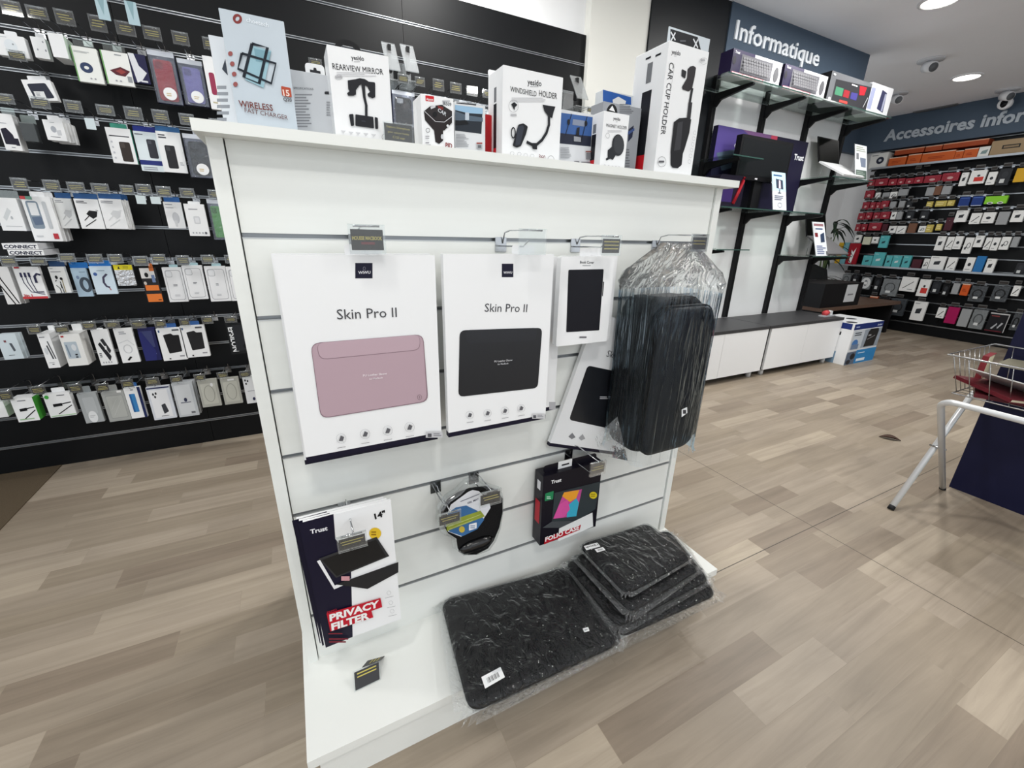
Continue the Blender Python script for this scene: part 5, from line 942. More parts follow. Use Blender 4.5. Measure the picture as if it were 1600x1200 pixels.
MB().box(-wd/2+.022, wd/2-.022, -.001, 0, z0+.035, z1-.022, M((26, 28, 30), .35, 0, .08)).build('screen', csg)
MB().box(-wd/2+.24, -wd/2+.27, -.0008, 0, z0+.01, z0+.02, M((200, 200, 205), .4)).build('maker_badge', mo)
MB().box(-.05, .05, .02, .05, .012, z0+.05, BLK).build('neck', mo)
MB().prism(rrect(-.11, 0, .11, .012, .006, 3), -.05, .12, BLK).build('foot', mo)
def leaflet(label, TL, BL, BR, Y, z, art, tint=(222, 226, 230)):
    a, b = aty(*BL, Y), aty(*BR, Y); wd = b.x-a.x; t = atx(*TL, a.x); h = math.hypot(t.y-Y, t.z-z); r = thing('price_leaflet', label, 'leaflet', ((a.x+b.x)/2, Y, z))
    r.rotation_euler = (-math.atan2(t.y-Y, t.z-z), 0, 0)
    MB().box(-wd/2-.004, wd/2+.004, .001, .004, 0, h+.004, PLASTIC).build('acrylic_stand', r)
    mb = MB().box(-wd/2, wd/2, -.0006, .0006, .004, h, M(tint, .45)); prints(mb, art, uvmap(wd, h), -.0006, .0004); mb.build('paper_sheet', r)
leaflet('white price leaflet picturing a monitor, standing before the black monitor', (1206, 268), (1208, 327), (1229, 328), 1.435, ZM, [('r', 0, 0, 1, .5, (176, 214, 230)), ('n', .1, .05, .9, .13, 1, (50, 80, 120)), ('q', [(.26, .17), (.78, .2), (.8, .44), (.3, .42)], .004, (40, 50, 70)), ('p', [(.48, .2), (.6, .22), (.62, .42), (.46, .42)], (210, 190, 200)), ('r', .48, .44, .54, .54, (60, 66, 80)), ('e', .5, .54, .15, .015, (60, 66, 80)), ('n', .12, .6, .85, .74, 3, (110, 114, 130)), ('o', .5, .86, .16, .06, .004, (120, 124, 140))])
leaflet('white price leaflet with a red square, standing before the dark laptop', (1269, 346.5), (1276, 397), (1294.5, 396.5), 1.435, 1.0575, [('r', .1, .05, .9, .12, (150, 110, 116)), ('r', .2, .18, .8, .22, (60, 80, 120)), ('r', .1, .32, .34, .44, (120, 36, 44)), ('q', [(.55, .36), (.88, .3), (.86, .58), (.52, .6)], .003, (50, 64, 90)), ('n', .12, .68, .9, .95, 5, (100, 110, 150))])
leaflet('pale price leaflet with green print, standing on the silver laptop shelf end', (1336, 225), (1337, 277), (1355, 280), 1.435, 1.7285, [('n', .1, .04, .9, .2, 3, (150, 156, 140)), ('r', .1, .24, .3, .42, (120, 122, 126)), ('q', [(.4, .36), (.9, .36), (.88, .62), (.5, .62)], .003, (120, 130, 150)), ('r', .05, .72, .95, .97, (84, 100, 92)), ('n', .1, .75, .9, .95, 4, (150, 164, 156))])
def laptop(label, base_back, base_front, lidtop, z, body, deck, tilt):
    """corner pixels of the left edge: hinge, front and top of the lid"""
    Yh = 1.66; A = aty(*base_back, Yh); wd = .34; r = thing('laptop', label, 'laptop', (A.x, Yh, z))
    hz = A.z-z; dep = .235; fz = .012
    def slab(p0, p1, th, m, nm, x0=0.0, x1=wd):
        n = Vector((0, p1[1]-p0[1], -(p1[0]-p0[0]))).normalized()*th; q = [(p0[0], p0[1]), (p1[0], p1[1])]
        vs = [(x, y, zz) for x in (x0, x1) for y, zz in q]+[(x, y+n[1], zz+n[2]) for x in (x0, x1) for y, zz in q]
        return MB().add(vs, [(0, 1, 3, 2), (4, 6, 7, 5), (0, 4, 5, 1), (2, 3, 7, 6), (0, 2, 6, 4), (1, 5, 7, 3)], m).build(nm, r)
    slab((0, hz), (-dep, fz), .014, body, 'base_slab'); slab((-.02, hz-.02*(hz-fz)/dep+.0006), (-.12, hz-.12*(hz-fz)/dep+.0006), -.0004, deck, 'keyboard', .03, wd-.03)
    T = aty(*lidtop, Yh+.05); h = T.z-A.z
    slab((0, hz), (.06, hz+h), .006, BLK, 'lid'); slab((-.0012, hz+.012), (.0575, hz+h-.01), -.0003, M((9, 10, 9), .35, 0, .04), 'screen', .012, wd-.012)
    mb = MB(); 
    for x in (.05, wd-.05): mb.tube([(x, -.01, hz-.018), (x, -.01, .0)], .003, STEEL, 6); mb.tube([(x, -.01, 0.003), (x, -dep+.02, .003)], .003, STEEL, 6)
    mb.build('wire_stand', r)
    return r
laptop('open silver laptop with black screen tilted on a wire stand, upper right shelf', (1279, 254), (1303, 275), (1292, 215), 1.7285, M((222, 223, 224), .3), M((110, 112, 112), .5), 0)
laptop('open dark grey laptop with black screen on the lower right shelf', (1260, 370), (1276, 390), (1262, 333), 1.0575, M((100, 100, 102), .35), M((74, 74, 76), .5), 0)
# dark game bundle, left of the monitor
gb = thing('gaming_bundle', 'black and purple gaming set with a red cable, left of the monitor', 'box', (3.22, 1.50, ZM))
MB().box(-.17, .12, 0, .12, 0, .23, M((24, 20, 34), .35), .03).build('carton', gb); MB().box(-.13, .0, -.0006, 0, .04, .15, M((50, 34, 86), .4)).build('purple_panel', gb)
MB().tube([(.02, -.004, .03), (.06, -.006, .12), (.09, -.006, .2), (.10, -.004, .22)], .013, M((150, 24, 36), .3)).build('red_cable', gb)
# the box by the cabinet
def printer_box():
    A, B, Cc = atz(1311, 572, 0), atz(1358, 563, 0), atz(1291, 567, 0); wd = .56; h = .50
    tl = aty(1322, 509, 1.20); h = tl.z
    r = thing('printer_box', 'white and blue printer box on the floor beside the right cabinet', 'box', (A.x+.072, 1.20, 0))
    MB().box(0, wd, 0, .42, 0, h, M((226, 228, 230), .4)).build('carton', r)
    mp = lambda u, v: (u*wd, h*(1-v))
    prints(MB(), [('r', 0, 0, 1, .14, (28, 46, 110)), ('t', 'brother', .8, .1, .96, .1, (200, 210, 230), .03), ('n', .06, .05, .22, .1, 1, (160, 176, 210)), ('r', .04, .16, 1, .62, (150, 160, 172)), ('r', .04, .16, .4, .62, (196, 204, 212)), ('n', .08, .2, .42, .3, 2, (50, 56, 66)), ('p', [(.54, .22), (.6, .16), (.86, .16), (.9, .22), (.86, .6), (.5, .6)], (34, 34, 36)), ('r', .56, .3, .66, .34, (150, 152, 156)), ('l', [(.56, .42), (.8, .34)], .006, (150, 152, 156)), ('e', .16, .48, .1, .1, (70, 120, 180)), ('r', .06, .5, .3, .62, (110, 130, 160)),
                  ('r', .3, .66, 1, 1, (40, 130, 190)), ('r', 0, .68, .3, 1, (90, 104, 124)), ('e', .2, .8, .08, .08, (30, 32, 36)), ('e', .1, .93, .07, .06, (40, 42, 48)), ('n', .36, .72, .7, .76, 1, (210, 230, 245)), ('r', .36, .88, .66, .95, (226, 236, 244))], mp, 0, .0004).build('printed_front', r)
    sb = MB(); sb.box(-.0006, -.0001, .02, .40, h*.86, h, M((28, 46, 110), .4)); sb.box(-.0008, -.0006, .1, .3, h*.70, h*.78, M((30, 32, 36), .4)); sb.box(-.0007, -.0001, .10, .42, 0, h*.3, M((120, 150, 176), .4)); sb.build('printed_side', r)
    tb = MB()
    for x, y in ((.10, .08), (.34, .20)): tb.prism([(x+.05*math.cos(k*.52), h) for k in range(1)]+[(x, h)]+[(x+.01, h)], 0, .001, BLK) if 0 else tb.add([(x+.06*math.cos(k*math.pi/8), y+.045*math.sin(k*math.pi/8), h+.0006) for k in range(16)], [tuple(range(16))], M((50, 52, 56), .5))
    tb.build('printed_top', r)
printer_box()
cl = thing('tape_dispenser', 'small red and white gadget on the right end of the dark cabinet top', 'gadget', (4.86, 1.42, .4745))
MB().box(-.09, .10, -.03, .03, 0, .012, M((170, 172, 176), .4)).build('base', cl); MB().tube([(-.05, 0, .03), (.0, 0, .036)], .026, M((196, 70, 74), .35), 12).build('red_roll', cl); MB().box(.02, .06, -.02, .02, .0125, .055, M((214, 216, 218), .4), .01).build('white_body', cl)

# recess behind the partition: desk, black carton, palm
dk = thing('brown_desk', 'brown wooden desk top in the recess behind the cabinets', 'desk', (6.3, 2.15, 0))
MB().box(-.7, 1.2, -.3, .35, .40, .44, M((96, 74, 62), .5, var=.2, bscale=12)).build('desk_top', dk)
for x in (-.62, 1.12): MB().box(x-.03, x+.03, -.26, .32, 0, .3995, BLK).build('side_panel', dk)
MB().box(-.58, 1.08, .26, .30, .05, .3995, BLK).build('modesty_panel', dk)
bx = thing('black_carton', 'large black carton with raised flaps and a white label, on the brown desk', 'box', (6.02, 2.0, .4405))
MB().box(-.42, .42, -.12, .30, 0, .28, M((16, 16, 18), .5)).build('carton', bx)
MB().add([(-.42, .3, .281), (.42, .3, .281), (.46, .36, .40), (-.42, .42, .62), (-.42, .304, .281), (.42, .304, .281), (.46, .364, .40), (-.42, .424, .62)], [(0, 1, 2, 3), (7, 6, 5, 4), (1, 5, 6, 2), (2, 6, 7, 3), (0, 3, 7, 4)], M((14, 14, 16), .5)).build('open_flap', bx)
mb = MB().box(.06, .30, -.1206, -.1200, .05, .26, M((200, 202, 204), .4)); mb.box(.12, .24, -.1212, -.1206, .13, .15, M((130, 130, 134), .4)); mb.build('white_label', bx)
def palm():
    r = thing('potted_palm', 'tall dark green palm plant in the corner behind the shelves', 'plant', (7.0, 2.70, 0))
    MB().loft([[(q*math.cos(k*math.pi/10), q*math.sin(k*math.pi/10), z) for k in range(20)] for q, z in ((.10, 0), (.14, .26), (.145, .28), (.125, .275))], M((60, 58, 56), .6)).build('pot', r)
    rnd = random.Random(3); G = M((28, 44, 30), .45, var=.3, bscale=20); mb = MB()
    for k in range(5): mb.tube([(.02*math.cos(k*1.3), .02*math.sin(k*1.3), .26), (.03*math.cos(k*1.3), .03*math.sin(k*1.3), .8), (.06*math.cos(k*1.3), .06*math.sin(k*1.3), .95+.10*k)], .008, M((70, 86, 50), .6), 6)
    mb.build('stem', r); lf = MB()
    for hz, cnt, L in ((1.42, 6, .36), (1.30, 6, .36), (1.10, 7, .38), (.95, 7, .38), (.66, 9, .44)):
        for j in range(cnt):
            an = rnd.uniform(-2.6, .9) if j % 3 else rnd.uniform(-.6, .5); d = Vector((math.cos(an), math.sin(an), 0)); sd = Vector((-d.y, d.x, 0)); l = L*rnd.uniform(.7, 1.1); up = rnd.uniform(.1, .3); prev = None
            vs = []; n = 6
            for q in range(n+1):
                t = q/n; p = d*(l*t)+Vector((0, 0, hz+up*t-.55*l*t*t*1.6)); wd = .020*math.sin(math.pi*min(1, t*.9+.08))
                vs += [tuple(p+sd*wd), tuple(p+Vector((0, 0, .004))), tuple(p-sd*wd)]
            f = []
            for q in range(n): f += [(3*q, 3*q+1, 3*q+4, 3*q+3), (3*q+1, 3*q+2, 3*q+5, 3*q+4)]
            lf.add(vs, f, G, True)
    lf.build('fronds', r)
palm()

# ================================================================ FAR ACCESSORY WALL
XI = 7.64
def far_geom(x, y, w2, h):
    a = atx(x, y, XI); k = (737-x)/(2530-y); b = atx(x+k*h, y+h, XI); c = atx(x+w2, y, XI)
    return a, max(.02, a.y-c.y), max(.02, a.z-b.z)
_fh = {}
def far_hook(y, z, wd, what):
    sz = min(SL, key=lambda q: abs(q-z)); key = (round(wd, 2), round(z-sz, 2))
    lb = 'hook and ticket over '+what
    if key in _fh: o = _fh[key].copy(); COL.objects.link(o)
    else:
        mb = MB(); mb.box(-.012, .012, -.002, 0, -.02, .01, STEEL); mb.tube([(0, -.003, 0), (0, -.17, .0)], .002, STEEL, 5); mb.box(-wd/2, wd/2, -.174, -.170, z-sz-.015, z-sz+.025, M((92, 92, 92), .3)); mb.box(-wd/2+.004, wd/2-.004, -.1746, -.174, z-sz-.010, z-sz+.014, M((48, 44, 42), .4))
        o = mb.build('display_hook'); _fh[key] = o
    o.location = (XR, y, sz); o.rotation_euler = (0, 0, -math.pi/2); tag(o, lb, 'hook', 'ticket hooks on the far accessory wall'); return o
RB = M((140, 22, 40), .25, 0, .5, bump=.6, bscale=50); GOLDB = M((188, 168, 84), .25, .4, .5, bump=.5, bscale=50); TEALB = (86, 172, 176)
FCOL = {'red': RB, 'gold': GOLDB, 'white': (228, 228, 226), 'grey': (150, 152, 154), 'dark': (40, 42, 46), 'black': (20, 20, 22), 'teal': TEALB, 'blue': (30, 56, 120), 'green': (130, 196, 50), 'brown': (112, 78, 60), 'beige': (206, 206, 184),
        'clear': M((116, 120, 122), .2, 0, .5, bump=.8, bscale=40), 'smoke': M((62, 66, 70), .2, 0, .5, bump=.8, bscale=40), 'orange': (196, 84, 34), 'yellow': (206, 160, 40), 'magenta': (160, 24, 84), 'brightblue': (40, 110, 170), 'maroon': (70, 30, 40)}
def f_art(kind, i):
    dk = (52, 54, 58)
    if kind == 'white': return [[('q', [(.3, .4), (.72, .34), (.66, .62), (.28, .64)], .002, dk), ('n', .1, .08, .6, .16, 1, (150, 150, 152))], [('l', [(.2, .8), (.8, .3)], .008, dk), ('n', .5, .8, .9, .9, 1, (150, 150, 152))], [('e', .5, .5, .2, .12, dk), ('n', .15, .8, .8, .9, 1, (160, 160, 162))], [('o', .6, .5, .2, .16, .006, dk), ('q', [(.2, .6), (.4, .56), (.4, .74), (.2, .76)], .002, dk)]][i % 4]
    if kind == 'teal': return [('q', [(.3, .5), (.7, .42), (.66, .6), (.3, .66)], .002, (40, 70, 78) if i % 2 else (206, 214, 214)), ('n', .1, .1, .6, .18, 1, (170, 210, 210))]
    if kind in ('clear', 'smoke'): return [('o', .5, .5, .3, .26, .012, (70, 72, 74) if kind == 'clear' else (24, 24, 26)), ('r', .3, .68, .6, .82, (206, 208, 208))]
    if kind in ('black', 'dark'): return [('r', .24, .62, .62, .86, (196, 198, 198)), ('e', .5, .36, .26, .2, (50, 52, 56))]
    if kind == 'red': return [('e', .5, .6, .18, .16, (196, 150, 150)), ('n', .2, .1, .8, .2, 1, (176, 70, 84))]
    if kind == 'green': return [('e', .28, .9, .14, .16, (220, 222, 220)), ('e', .74, .9, .14, .16, (220, 222, 220)), ('e', .28, .9, .09, .08, (60, 64, 60)), ('e', .74, .9, .09, .08, (60, 64, 60))]
    if kind == 'blue': return [('r', .04, .92, .96, 1, (170, 176, 196)), ('r', .1, .1, .9, .16, (80, 110, 180))]
    if kind == 'gold': return [('n', .1, .2, .9, .8, 2, (220, 206, 140))]
    if kind == 'orange': return [('r', .0, .0, 1, .08, (220, 190, 170)), ('n', .2, .4, .8, .7, 2, (150, 56, 20))]
    return []
ORD = ['first', 'second', 'third', 'fourth', 'fifth', 'sixth', 'seventh', 'eighth', 'ninth', 'tenth', 'eleventh', 'twelfth', 'thirteenth', 'fourteenth', 'fifteenth', 'sixteenth', 'seventeenth', 'eighteenth', 'nineteenth', 'twentieth']
FR = [('top hanging row', 1, [(1357, 281, 11, 11, 'red'), (1369, 280, 20, 11, 'red'), (1390, 280, 13, 10, 'red'), (1404, 279, 11, 10, 'red'), (1416, 279, 13, 9, 'red'), (1430, 277, 14, 10, 'red'), (1446, 275, 26, 11, 'red'), (1474, 271, 27, 13, 'red'), (1504, 270, 11, 21, 'white'), (1519, 267, 25, 21, 'whitered'), (1546, 269, 14, 20, 'white'), (1564, 264, 20, 26, 'dark'), (1590, 263, 18, 22, 'yellow')]),
      ('second hanging row', 1, [(1353, 298, 14, 13, 'red'), (1369, 301, 7, 10, 'white'), (1380, 301, 11, 10, 'grey'), (1392, 300, 11, 10, 'white'), (1405, 296, 15, 10, 'grey'), (1449, 293, 13, 13, 'grey'), (1462, 291, 11, 14, 'brown'), (1474, 291, 14, 13, 'grey')]),
      ('third hanging row', 1, [(1349, 316, 11, 12, 'red'), (1361, 316, 8, 11, 'red'), (1370, 316, 7, 11, 'red'), (1378, 314, 12, 12, 'red'), (1392, 315, 9, 11, 'grey'), (1406, 314, 9, 11, 'grey'), (1418, 314, 9, 11, 'dark'), (1449, 315, 10, 9, 'gold'), (1463, 314, 18, 9, 'gold'), (1482, 313, 11, 9, 'gold'), (1501, 308, 17, 15, 'blue'), (1521, 307, 18, 15, 'blue'), (1541, 307, 36, 12, 'green')]),
      ('fourth hanging row', 1, [(1342, 333, 11, 11, 'red'), (1354, 332, 10, 11, 'red'), (1366, 332, 10, 11, 'red'), (1377, 331, 15, 11, 'red'), (1394, 331, 8, 12, 'white'), (1403, 331, 8, 12, 'grey'), (1418, 330, 12, 12, 'dark'), (1440, 330, 13, 12, 'dark'), (1496, 329, 19, 18, 'white'), (1519, 333, 17, 17, 'white'), (1538, 332, 20, 17, 'white'), (1562, 331, 18, 20, 'grey'), (1584, 329, 20, 18, 'white')]),
      ('fifth hanging row', 1, [(1338, 350, 8, 11, 'red'), (1347, 350, 9, 11, 'red'), (1359, 348, 20, 12, 'red'), (1380, 350, 8, 12, 'maroon'), (1390, 353, 12, 11, 'white'), (1403, 353, 14, 12, 'white'), (1421, 349, 13, 15, 'brown'), (1437, 353, 11, 10, 'white'), (1449, 351, 11, 12, 'gold'), (1464, 350, 9, 10, 'gold'), (1480, 340, 12, 20, 'maroon')]),
      ('sixth hanging row', 1, [(1337, 367, 10, 12, 'white'), (1350, 370, 12, 12, 'beige'), (1364, 370, 10, 10, 'white'), (1377, 368, 14, 19, 'teal'), (1466, 369, 14, 22, 'white'), (1482, 370, 11, 20, 'white'), (1494, 369, 13, 20, 'white'), (1510, 371, 14, 25, 'white'), (1526, 368, 14, 18, 'white'), (1542, 371, 10, 19, 'white'), (1553, 371, 12, 20, 'white'), (1567, 370, 15, 20, 'white'), (1584, 370, 11, 16, 'grey')]),
      ('low shelf', 0, [(1329, 380, 17, 18, 'redwhite'), (1350, 399, 15, 15, 'teal'), (1367, 394, 18, 21, 'teal'), (1386, 399, 10, 16, 'teal'), (1397, 399, 14, 17, 'teal'), (1413, 399, 13, 18, 'teal'), (1427, 405, 15, 13, 'maroon'), (1445, 404, 9, 16, 'white'), (1456, 400, 25, 20, 'white'), (1483, 402, 15, 20, 'white'), (1512, 402, 14, 21, 'white'), (1528, 400, 15, 24, 'brightblue'), (1544, 404, 15, 21, 'white'), (1590, 411, 16, 14, 'dark')]),
      ('upper cable row', 1, [(1318, 428, 13, 14, 'clear'), (1333, 428, 12, 12, 'black'), (1348, 432, 16, 19, 'coil'), (1368, 434, 12, 20, 'black'), (1382, 435, 27, 26, 'clear'), (1411, 432, 26, 22, 'white'), (1439, 436, 18, 26, 'whitered'), (1459, 440, 14, 18, 'dark'), (1475, 444, 12, 18, 'black'), (1491, 442, 11, 17, 'grey'), (1505, 443, 13, 18, 'orange'), (1520, 446, 26, 24, 'smoke'), (1555, 446, 27, 24, 'smoke'), (1585, 446, 12, 16, 'white')]),
      ('bottom cable row', 1, [(1324, 460, 32, 20, 'smoke'), (1360, 462, 13, 22, 'orange'), (1375, 465, 14, 20, 'black'), (1394, 465, 26, 26, 'smoke'), (1430, 470, 22, 29, 'white'), (1467, 480, 13, 16, 'white'), (1483, 479, 19, 25, 'magenta'), (1504, 482, 17, 27, 'grey'), (1523, 483, 24, 29, 'clear'), (1549, 488, 33, 28, 'nbox'), (1586, 490, 14, 25, 'smoke')])]
KN = {'whitered': 'white and red', 'redwhite': 'red pack with white figure', 'coil': 'clear bag of white cable', 'nbox': 'black box with pale slanted strokes', 'clear': 'clear bagged cable', 'smoke': 'dark bagged cable', 'brightblue': 'bright blue', 'black': 'black cable'}
_g = far_geom(1386, 399, 10, 16); ZLOW = min(_g[0].z-_g[2]-.012, .985)
for rowname, hung, items in FR:
    seen = {}; tot = {}
    for it in items: tot[it[4]] = tot.get(it[4], 0)+1
    for i, (x, y, w2, h, k) in enumerate(items):
        a, wd, hh = far_geom(x, y, w2, h); seen[k] = seen.get(k, 0)+1
        base = FCOL.get(k); art = f_art(k, i)
        if k == 'whitered': base = (228, 228, 226); art = [('r', .3, .5, .9, .82, (196, 60, 54)), ('e', .55, .4, .1, .08, (60, 60, 64))]
        if k == 'redwhite': base = (150, 26, 40); art = [('p', [(.3, .9), (.36, .5), (.3, .3), (.5, .42), (.72, .2), (.62, .6), (.55, .95)], (230, 230, 230))]
        if k == 'coil': base = FCOL['clear']; art = [('o', .5, .5, .34, .34, .035, (210, 212, 212)), ('r', .34, .4, .66, .62, (226, 226, 226))]
        if k == 'nbox': base = (26, 26, 30); art = [('r', 0, 0, 1, .06, (196, 196, 196)), ('r', .96, 0, 1, 1, (190, 190, 190)), ('l', [(.3, .86), (.52, .56), (.6, .8), (.78, .5)], .018, (170, 172, 176)), ('n', .1, .12, .7, .22, 1, (130, 60, 60)), ('r', 0, .94, .9, 1, (90, 30, 40))]
        nm = KN.get(k, k); nm = nm if ('pack' in nm or 'bag' in nm or 'box' in nm) else nm+' pack'
        place = 'in the '+rowname+' of the far accessory wall'
        pos = '' if tot[k] == 1 else (ORD[seen[k]-1]+' from the left among the '+k+' ones ')
        label = ('only ' if tot[k] == 1 else ORD[seen[k]-1]+' ')+nm+('' if tot[k] == 1 else ' from the left')+', '+rowname+' of the far accessory wall'
        wd *= .96
        if not hung: hh = max(.03, a.z-ZLOW)
        mb = MB().box(-wd/2, wd/2, 0, .03, 0, hh, ink(base) if isinstance(base, tuple) else base, .004); prints(mb, art, uvmap(wd, hh), 0, .0008)
        yc = a.y-wd/2-.02*0; z0 = a.z-hh
        if not hung: z0 = ZLOW+.0005
        o = mb.build('cable_bag' if k in ('clear', 'smoke', 'coil') else 'hanging_pack' if hung else 'boxed_pack', None, (XI, yc, z0), -math.pi/2)
        tag(o, ' '.join(label.split()[:16]), 'bag' if k in ('clear', 'smoke', 'coil') else 'pack', 'packs in the '+rowname+' of the far accessory wall')
        if hung: far_hook(yc, a.z+.035, min(.08, max(.05, wd*.7)), 'the '+('' if tot[k] == 1 else ORD[seen[k]-1]+' ')+nm+', '+rowname+', far wall')
# empty hooks in the gaps
for x, y, wh in ((1436, 262, 'nothing, upper gap, near the orange boxes'), (1450, 258, 'nothing, upper gap, right of the near one'), (1430, 314, 'nothing, gap before the gold packs'), (1366, 266, 'nothing, under the webcam box')):
    a = atx(x, y, XI); far_hook(a.y, a.z, .06, wh)
# two shelves of the far wall
def far_shelf(label, z, y0, y1, dep=.2):
    r = thing('wall_shelf', label, 'shelf', (XR, (y0+y1)/2, z)); l = (y1-y0)/2
    MB().box(-dep, 0, -l, l, -.018, 0, M((30, 32, 35), .4)).build('shelf_board', r); MB().box(-dep-.004, -dep, -l, l, -.020, .004, ALU).build('price_rail', r)
far_shelf('dark shelf carrying the teal and white boxed packs on the far wall', ZLOW, .3, 3.0)
zt_ = atx(1443, 252, XI).z-.004
far_shelf('dark top shelf carrying the orange boxes on the far wall', zt_-.02, 1.2, 2.72)
for k in range(2): pass
TOPB = [(1363, 241, 26, 21, 'white', 'white webcam box on the far top shelf, left end'), (1391, 247, 26, 12, 'orange', 'leftmost orange box in the lower layer of the far top shelf'), (1421, 242, 20, 13, 'orange', 'second orange box in the lower layer of the far top shelf'), (1443, 240, 50, 12, 'orange', 'widest orange box in the lower layer of the far top shelf'), (1495, 236, 12, 13, 'orange', 'narrow orange box in the lower layer of the far top shelf'), (1509, 233, 21, 14, 'orange', 'rightmost orange box in the lower layer of the far top shelf'), (1532, 230, 18, 14, 'white', 'small white picture box between orange boxes and brown carton'), (1552, 221, 75, 20, 'carton', 'long brown cardboard carton with a black outlined handle')]
for x, y, w2, h, k, label in TOPB:
    a, wd, hh = far_geom(x, y, w2, h); hh = max(.05, a.z-(zt_-.019)); base = {'white': (216, 216, 212), 'orange': (188, 88, 38), 'carton': (150, 128, 98)}[k]
    art = {'white': [('e', .6, .5, .22, .24, (40, 44, 60)), ('e', .6, .5, .09, .09, (190, 192, 196)), ('n', .08, .1, .5, .2, 1, (110, 112, 116))] if 'webcam' in label else [('q', [(.3, .4), (.8, .3), (.7, .7), (.2, .7)], .004, (120, 140, 140))], 'orange': f_art('orange', 0), 'carton': [('r', .25, .35, .62, .6, (30, 28, 26)), ('r', .28, .41, .59, .54, (130, 110, 84))]}[k]
    mb = MB().box(-wd/2, wd/2, 0, .14, 0, hh, ink(base)); prints(mb, art, uvmap(wd, hh), 0, .0008)
    tag(mb.build('storage_box', None, (XI-.01, a.y-wd/2, zt_-.0195), -math.pi/2), label, 'box')
zz = atx(1443, 240, XI).z+.002
for x, y, w2, h, label in ((1399, 235, 44, 7, 'leftmost flat orange box in the upper layer of the far top shelf'), (1447, 229, 25, 6, 'middle flat orange box in the upper layer of the far top shelf'), (1475, 225, 68, 7, 'longest flat orange box in the upper layer of the far top shelf')):
    a, wd, hh = far_geom(x, y, w2, h); mb = MB().box(-wd/2, wd/2, .0, .15, 0, .06, M((150, 66, 34), .5)); mb.box(-wd/2, wd/2, -.0006, 0, .05, .06, M((206, 150, 120), .5))
    tag(mb.build('storage_box', None, (XI+.005, a.y-wd/2, max(zz, a.z-.06)), -math.pi/2), label, 'box')
for x, y, w2, h, c, label in ((1312, 379, 7, 17, (200, 160, 40), 'narrow yellow pack at the left end of the far wall'), (1320, 379, 8, 18, (110, 160, 170), 'narrow blue-green pack at the left end of the far wall')):
    a, wd, hh = far_geom(x, y, w2, h); tag(MB().box(-wd/2, wd/2, 0, .04, 0, a.z-ZLOW, ink(c)).build('boxed_pack', None, (XI, a.y-wd/2, ZLOW+.0005), -math.pi/2), label, 'pack')

# ================================================================ FOLDING STAND WITH WIRE BASKET, NAVY PANEL
WT = M((214, 216, 218), .25, .2, .5)
st = thing('folding_stand', 'white tube folding stand with crossed legs at the right edge', 'stand', (2.67, -.5, 0)); ox, oy = 2.67, -.5
A0, A1 = Vector((2.907, -.285, .0)), Vector((2.425, -.285, .572)); B0_, B1 = Vector((2.445, -.255, .0)), Vector((2.915, -.255, .545))
def loc_(p): return (p[0]-ox, p[1]-oy, p[2])
def frame(p0, p1, y1, nm):
    d = (p1-p0).normalized(); pts = [p0+d*.012, p1-d*.05]
    for k in range(1, 6):
        t = k/5*math.pi/2; pts.append(p1-d*.05*(1-math.sin(t))-Vector((0, .05*(1-math.cos(t)), 0)))
    yb = y1
    for k in range(0, 6):
        t = k/5*math.pi/2; pts.append(Vector((p1.x, yb+.05*(1-math.sin(t)), p1.z))-d*.05*(1-math.cos(t)))
    pts += [Vector((p0.x, yb, 0))+d*.012]
    MB().tube([loc_(p) for p in pts], .0125, WT, 12).build(nm, st)
    mb = MB()
    for p in (p0, Vector((p0.x, yb, 0))): mb.tube([loc_(p), loc_(p+d*.02)], .0135, M((30, 30, 32), .6), 10)
    mb.build('rubber_foot', st)
frame(A0, A1, -1.12, 'tube_frame'); frame(B0_, B1, -1.15, 'tube_frame')
mb = MB(); m_ = (A0+A1)/2; mb.tube([loc_((m_.x+.004, -.24, .285)), loc_((m_.x+.004, -.30, .285))], .004, STEEL, 8); mb.build('pivot_bolt', st)
bk = thing('wire_basket', 'silver wire basket on the folding stand, filled with books', 'basket', (2.70, -.60, .588))
def W(x, y, z): return (x-2.70, y+.60, z-.588)
Rz, Bz = .755, .592; RX0, RX1, RY0, RY1 = 2.446, 2.93, -1.0, -.250; BX0, BX1, BY0, BY1 = 2.50, 2.885, -.96, -.290
WR = M((176, 176, 176), .25, .95)
mb = MB().tube([W(RX0, RY1, Rz), W(RX1, RY1, Rz), W(RX1, RY0, Rz), W(RX0, RY0, Rz)], .0038, WR, 8, closed=True); mb.build('rim', bk)
mb = MB().tube([W(BX0, BY1, Bz), W(BX1, BY1, Bz), W(BX1, BY0, Bz), W(BX0, BY0, Bz)], .003, WR, 6, closed=True)
n = 9
for k in range(1, n): x = k/n; mb.tube([W(RX0+(RX1-RX0)*x, RY1, Rz), W(BX0+(BX1-BX0)*x, BY1, Bz)], .0016, WR, 5)
for k in range(1, 12):
    y = k/12
    for xr, xb in ((RX0, BX0), (RX1, BX1)): mb.tube([W(xr, RY1+(RY0-RY1)*y, Rz), W(xb, BY1+(BY0-BY1)*y, Bz)], .0016, WR, 5)
for k in range(1, 8): x = BX0+(BX1-BX0)*k/8; mb.tube([W(x, BY1, Bz), W(x, BY0, Bz)], .0014, WR, 5)
for k in range(1, 6): y = BY1+(BY0-BY1)*k/6; mb.tube([W(BX0, y, Bz), W(BX1, y, Bz)], .0014, WR, 5)
mb.tube([W(2.425, -.60, .588), W(2.46, -.60, .60), W(BX0, -.60, Bz)], .002, WR, 5)
mb.build('wire_mesh', bk)
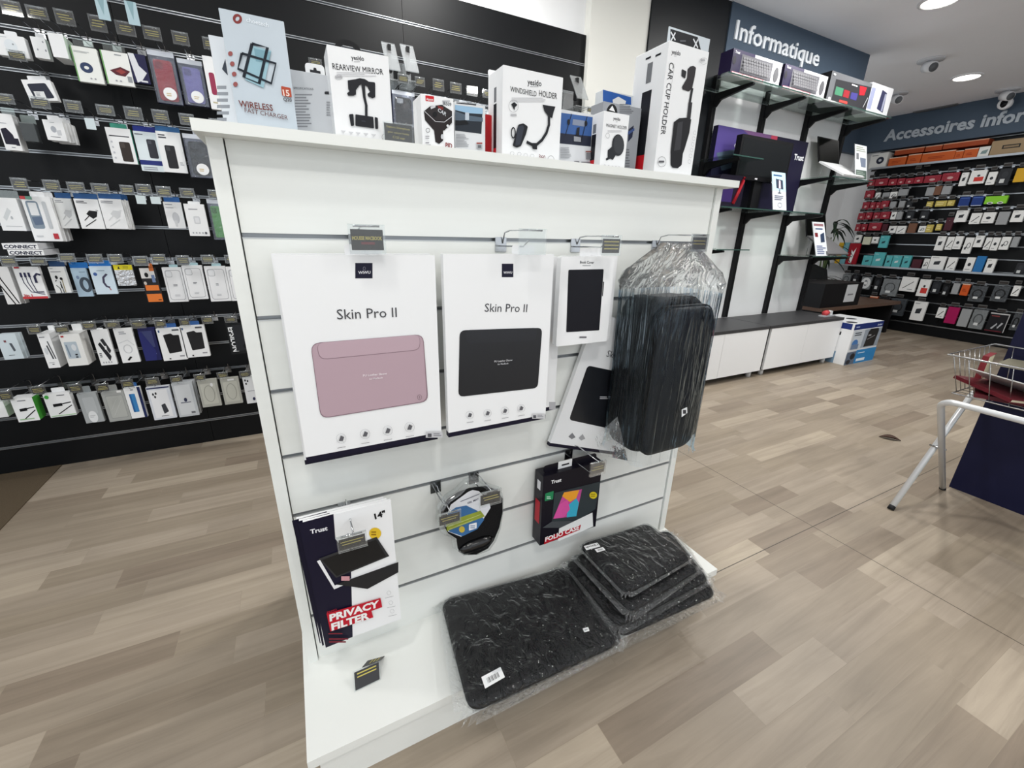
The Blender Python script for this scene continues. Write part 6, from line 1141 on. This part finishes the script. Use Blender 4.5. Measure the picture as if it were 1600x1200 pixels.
def book(label, c, size, rot, cover, pages=(222, 214, 186), oval=False):
    r = thing('book', label, 'book', c); r.rotation_euler = rot; a, b, t = size
    MB().box(-a/2, a/2, -b/2, b/2, 0, .002, M(cover, .35)).box(-a/2, a/2, -b/2, b/2, t-.002, t, M(cover, .35)).box(-a/2, -a/2+.002, -b/2, b/2, .002, t-.002, M(cover, .35)).build('cover', r)
    MB().box(-a/2+.003, a/2-.004, -b/2+.003, b/2-.003, .0021, t-.0021, M(pages, .8)).build('pages', r)
    if oval: MB().add([(a*.1+.03*math.cos(k*math.pi/10), .02*math.sin(k*math.pi/10), t+.0004) for k in range(20)], [tuple(range(20))], PAPER).build('oval_label', r)
BD = (92, 30, 38)
book('dark red book lying lowest in the wire basket', (2.63, -.44, .597), (.20, .24, .016), (0, 0, .3), BD)
book('dark red book with pale pages slanting in the basket corner', (2.60, -.40, .618), (.20, .22, .014), (.12, .12, -.4), (98, 34, 42))
book('white-edged open brochure leaning across the basket', (2.62, -.42, .650), (.24, .20, .004), (.05, .38, -.25), (206, 206, 204))
book('red book standing upright in the back of the basket', (2.72, -.30, .640), (.12, .02, .10), (0, 0, .1), (116, 38, 44))
book('cream-paged book lying high at the basket back', (2.80, -.46, .70), (.22, .26, .014), (0, .05, .1), (120, 116, 100))
book('black book in the middle of the basket', (2.74, -.52, .668), (.22, .16, .02), (0, .1, .2), (18, 18, 22))
book('red book with a white oval at the right edge of the basket', (2.60, -.66, .66), (.2, .2, .02), (0, -.1, .5), (126, 60, 66), oval=True)
tag(MB().box(2.97, 2.995, -1.9, -.288, 0, 1.6, M((20, 22, 52), .45, var=.08, bscale=8)).box(2.995, 3.5, -1.9, -.288, 0, 1.6, M((18, 19, 44), .5)).build('navy_display_unit'), 'tall navy blue display unit behind the folding stand, right edge', 'display unit')
# small brown leaf on the floor
a = atz(1390, 686, 0); lfb = MB(); vs = []; n = 8
for k in range(n+1):
    t = k/n; wd = .020*math.sin(math.pi*t)+.001; zc = .004+.012*math.sin(math.pi*t)*(.6); vs += [(-.055+.11*t, -wd, zc+wd*.5), (-.055+.11*t, 0, zc-.003), (-.055+.11*t, wd, zc+wd*.6)]
f = []
for k in range(n): f += [(3*k, 3*k+1, 3*k+4, 3*k+3), (3*k+1, 3*k+2, 3*k+5, 3*k+4)]
lfb.add(vs, f, M((66, 44, 34), .6), True)
tag(lfb.build('dry_leaf', None, (a.x, a.y, 0), -1.0), 'small curled brown leaf lying on the floor left of the folding stand', 'leaf')
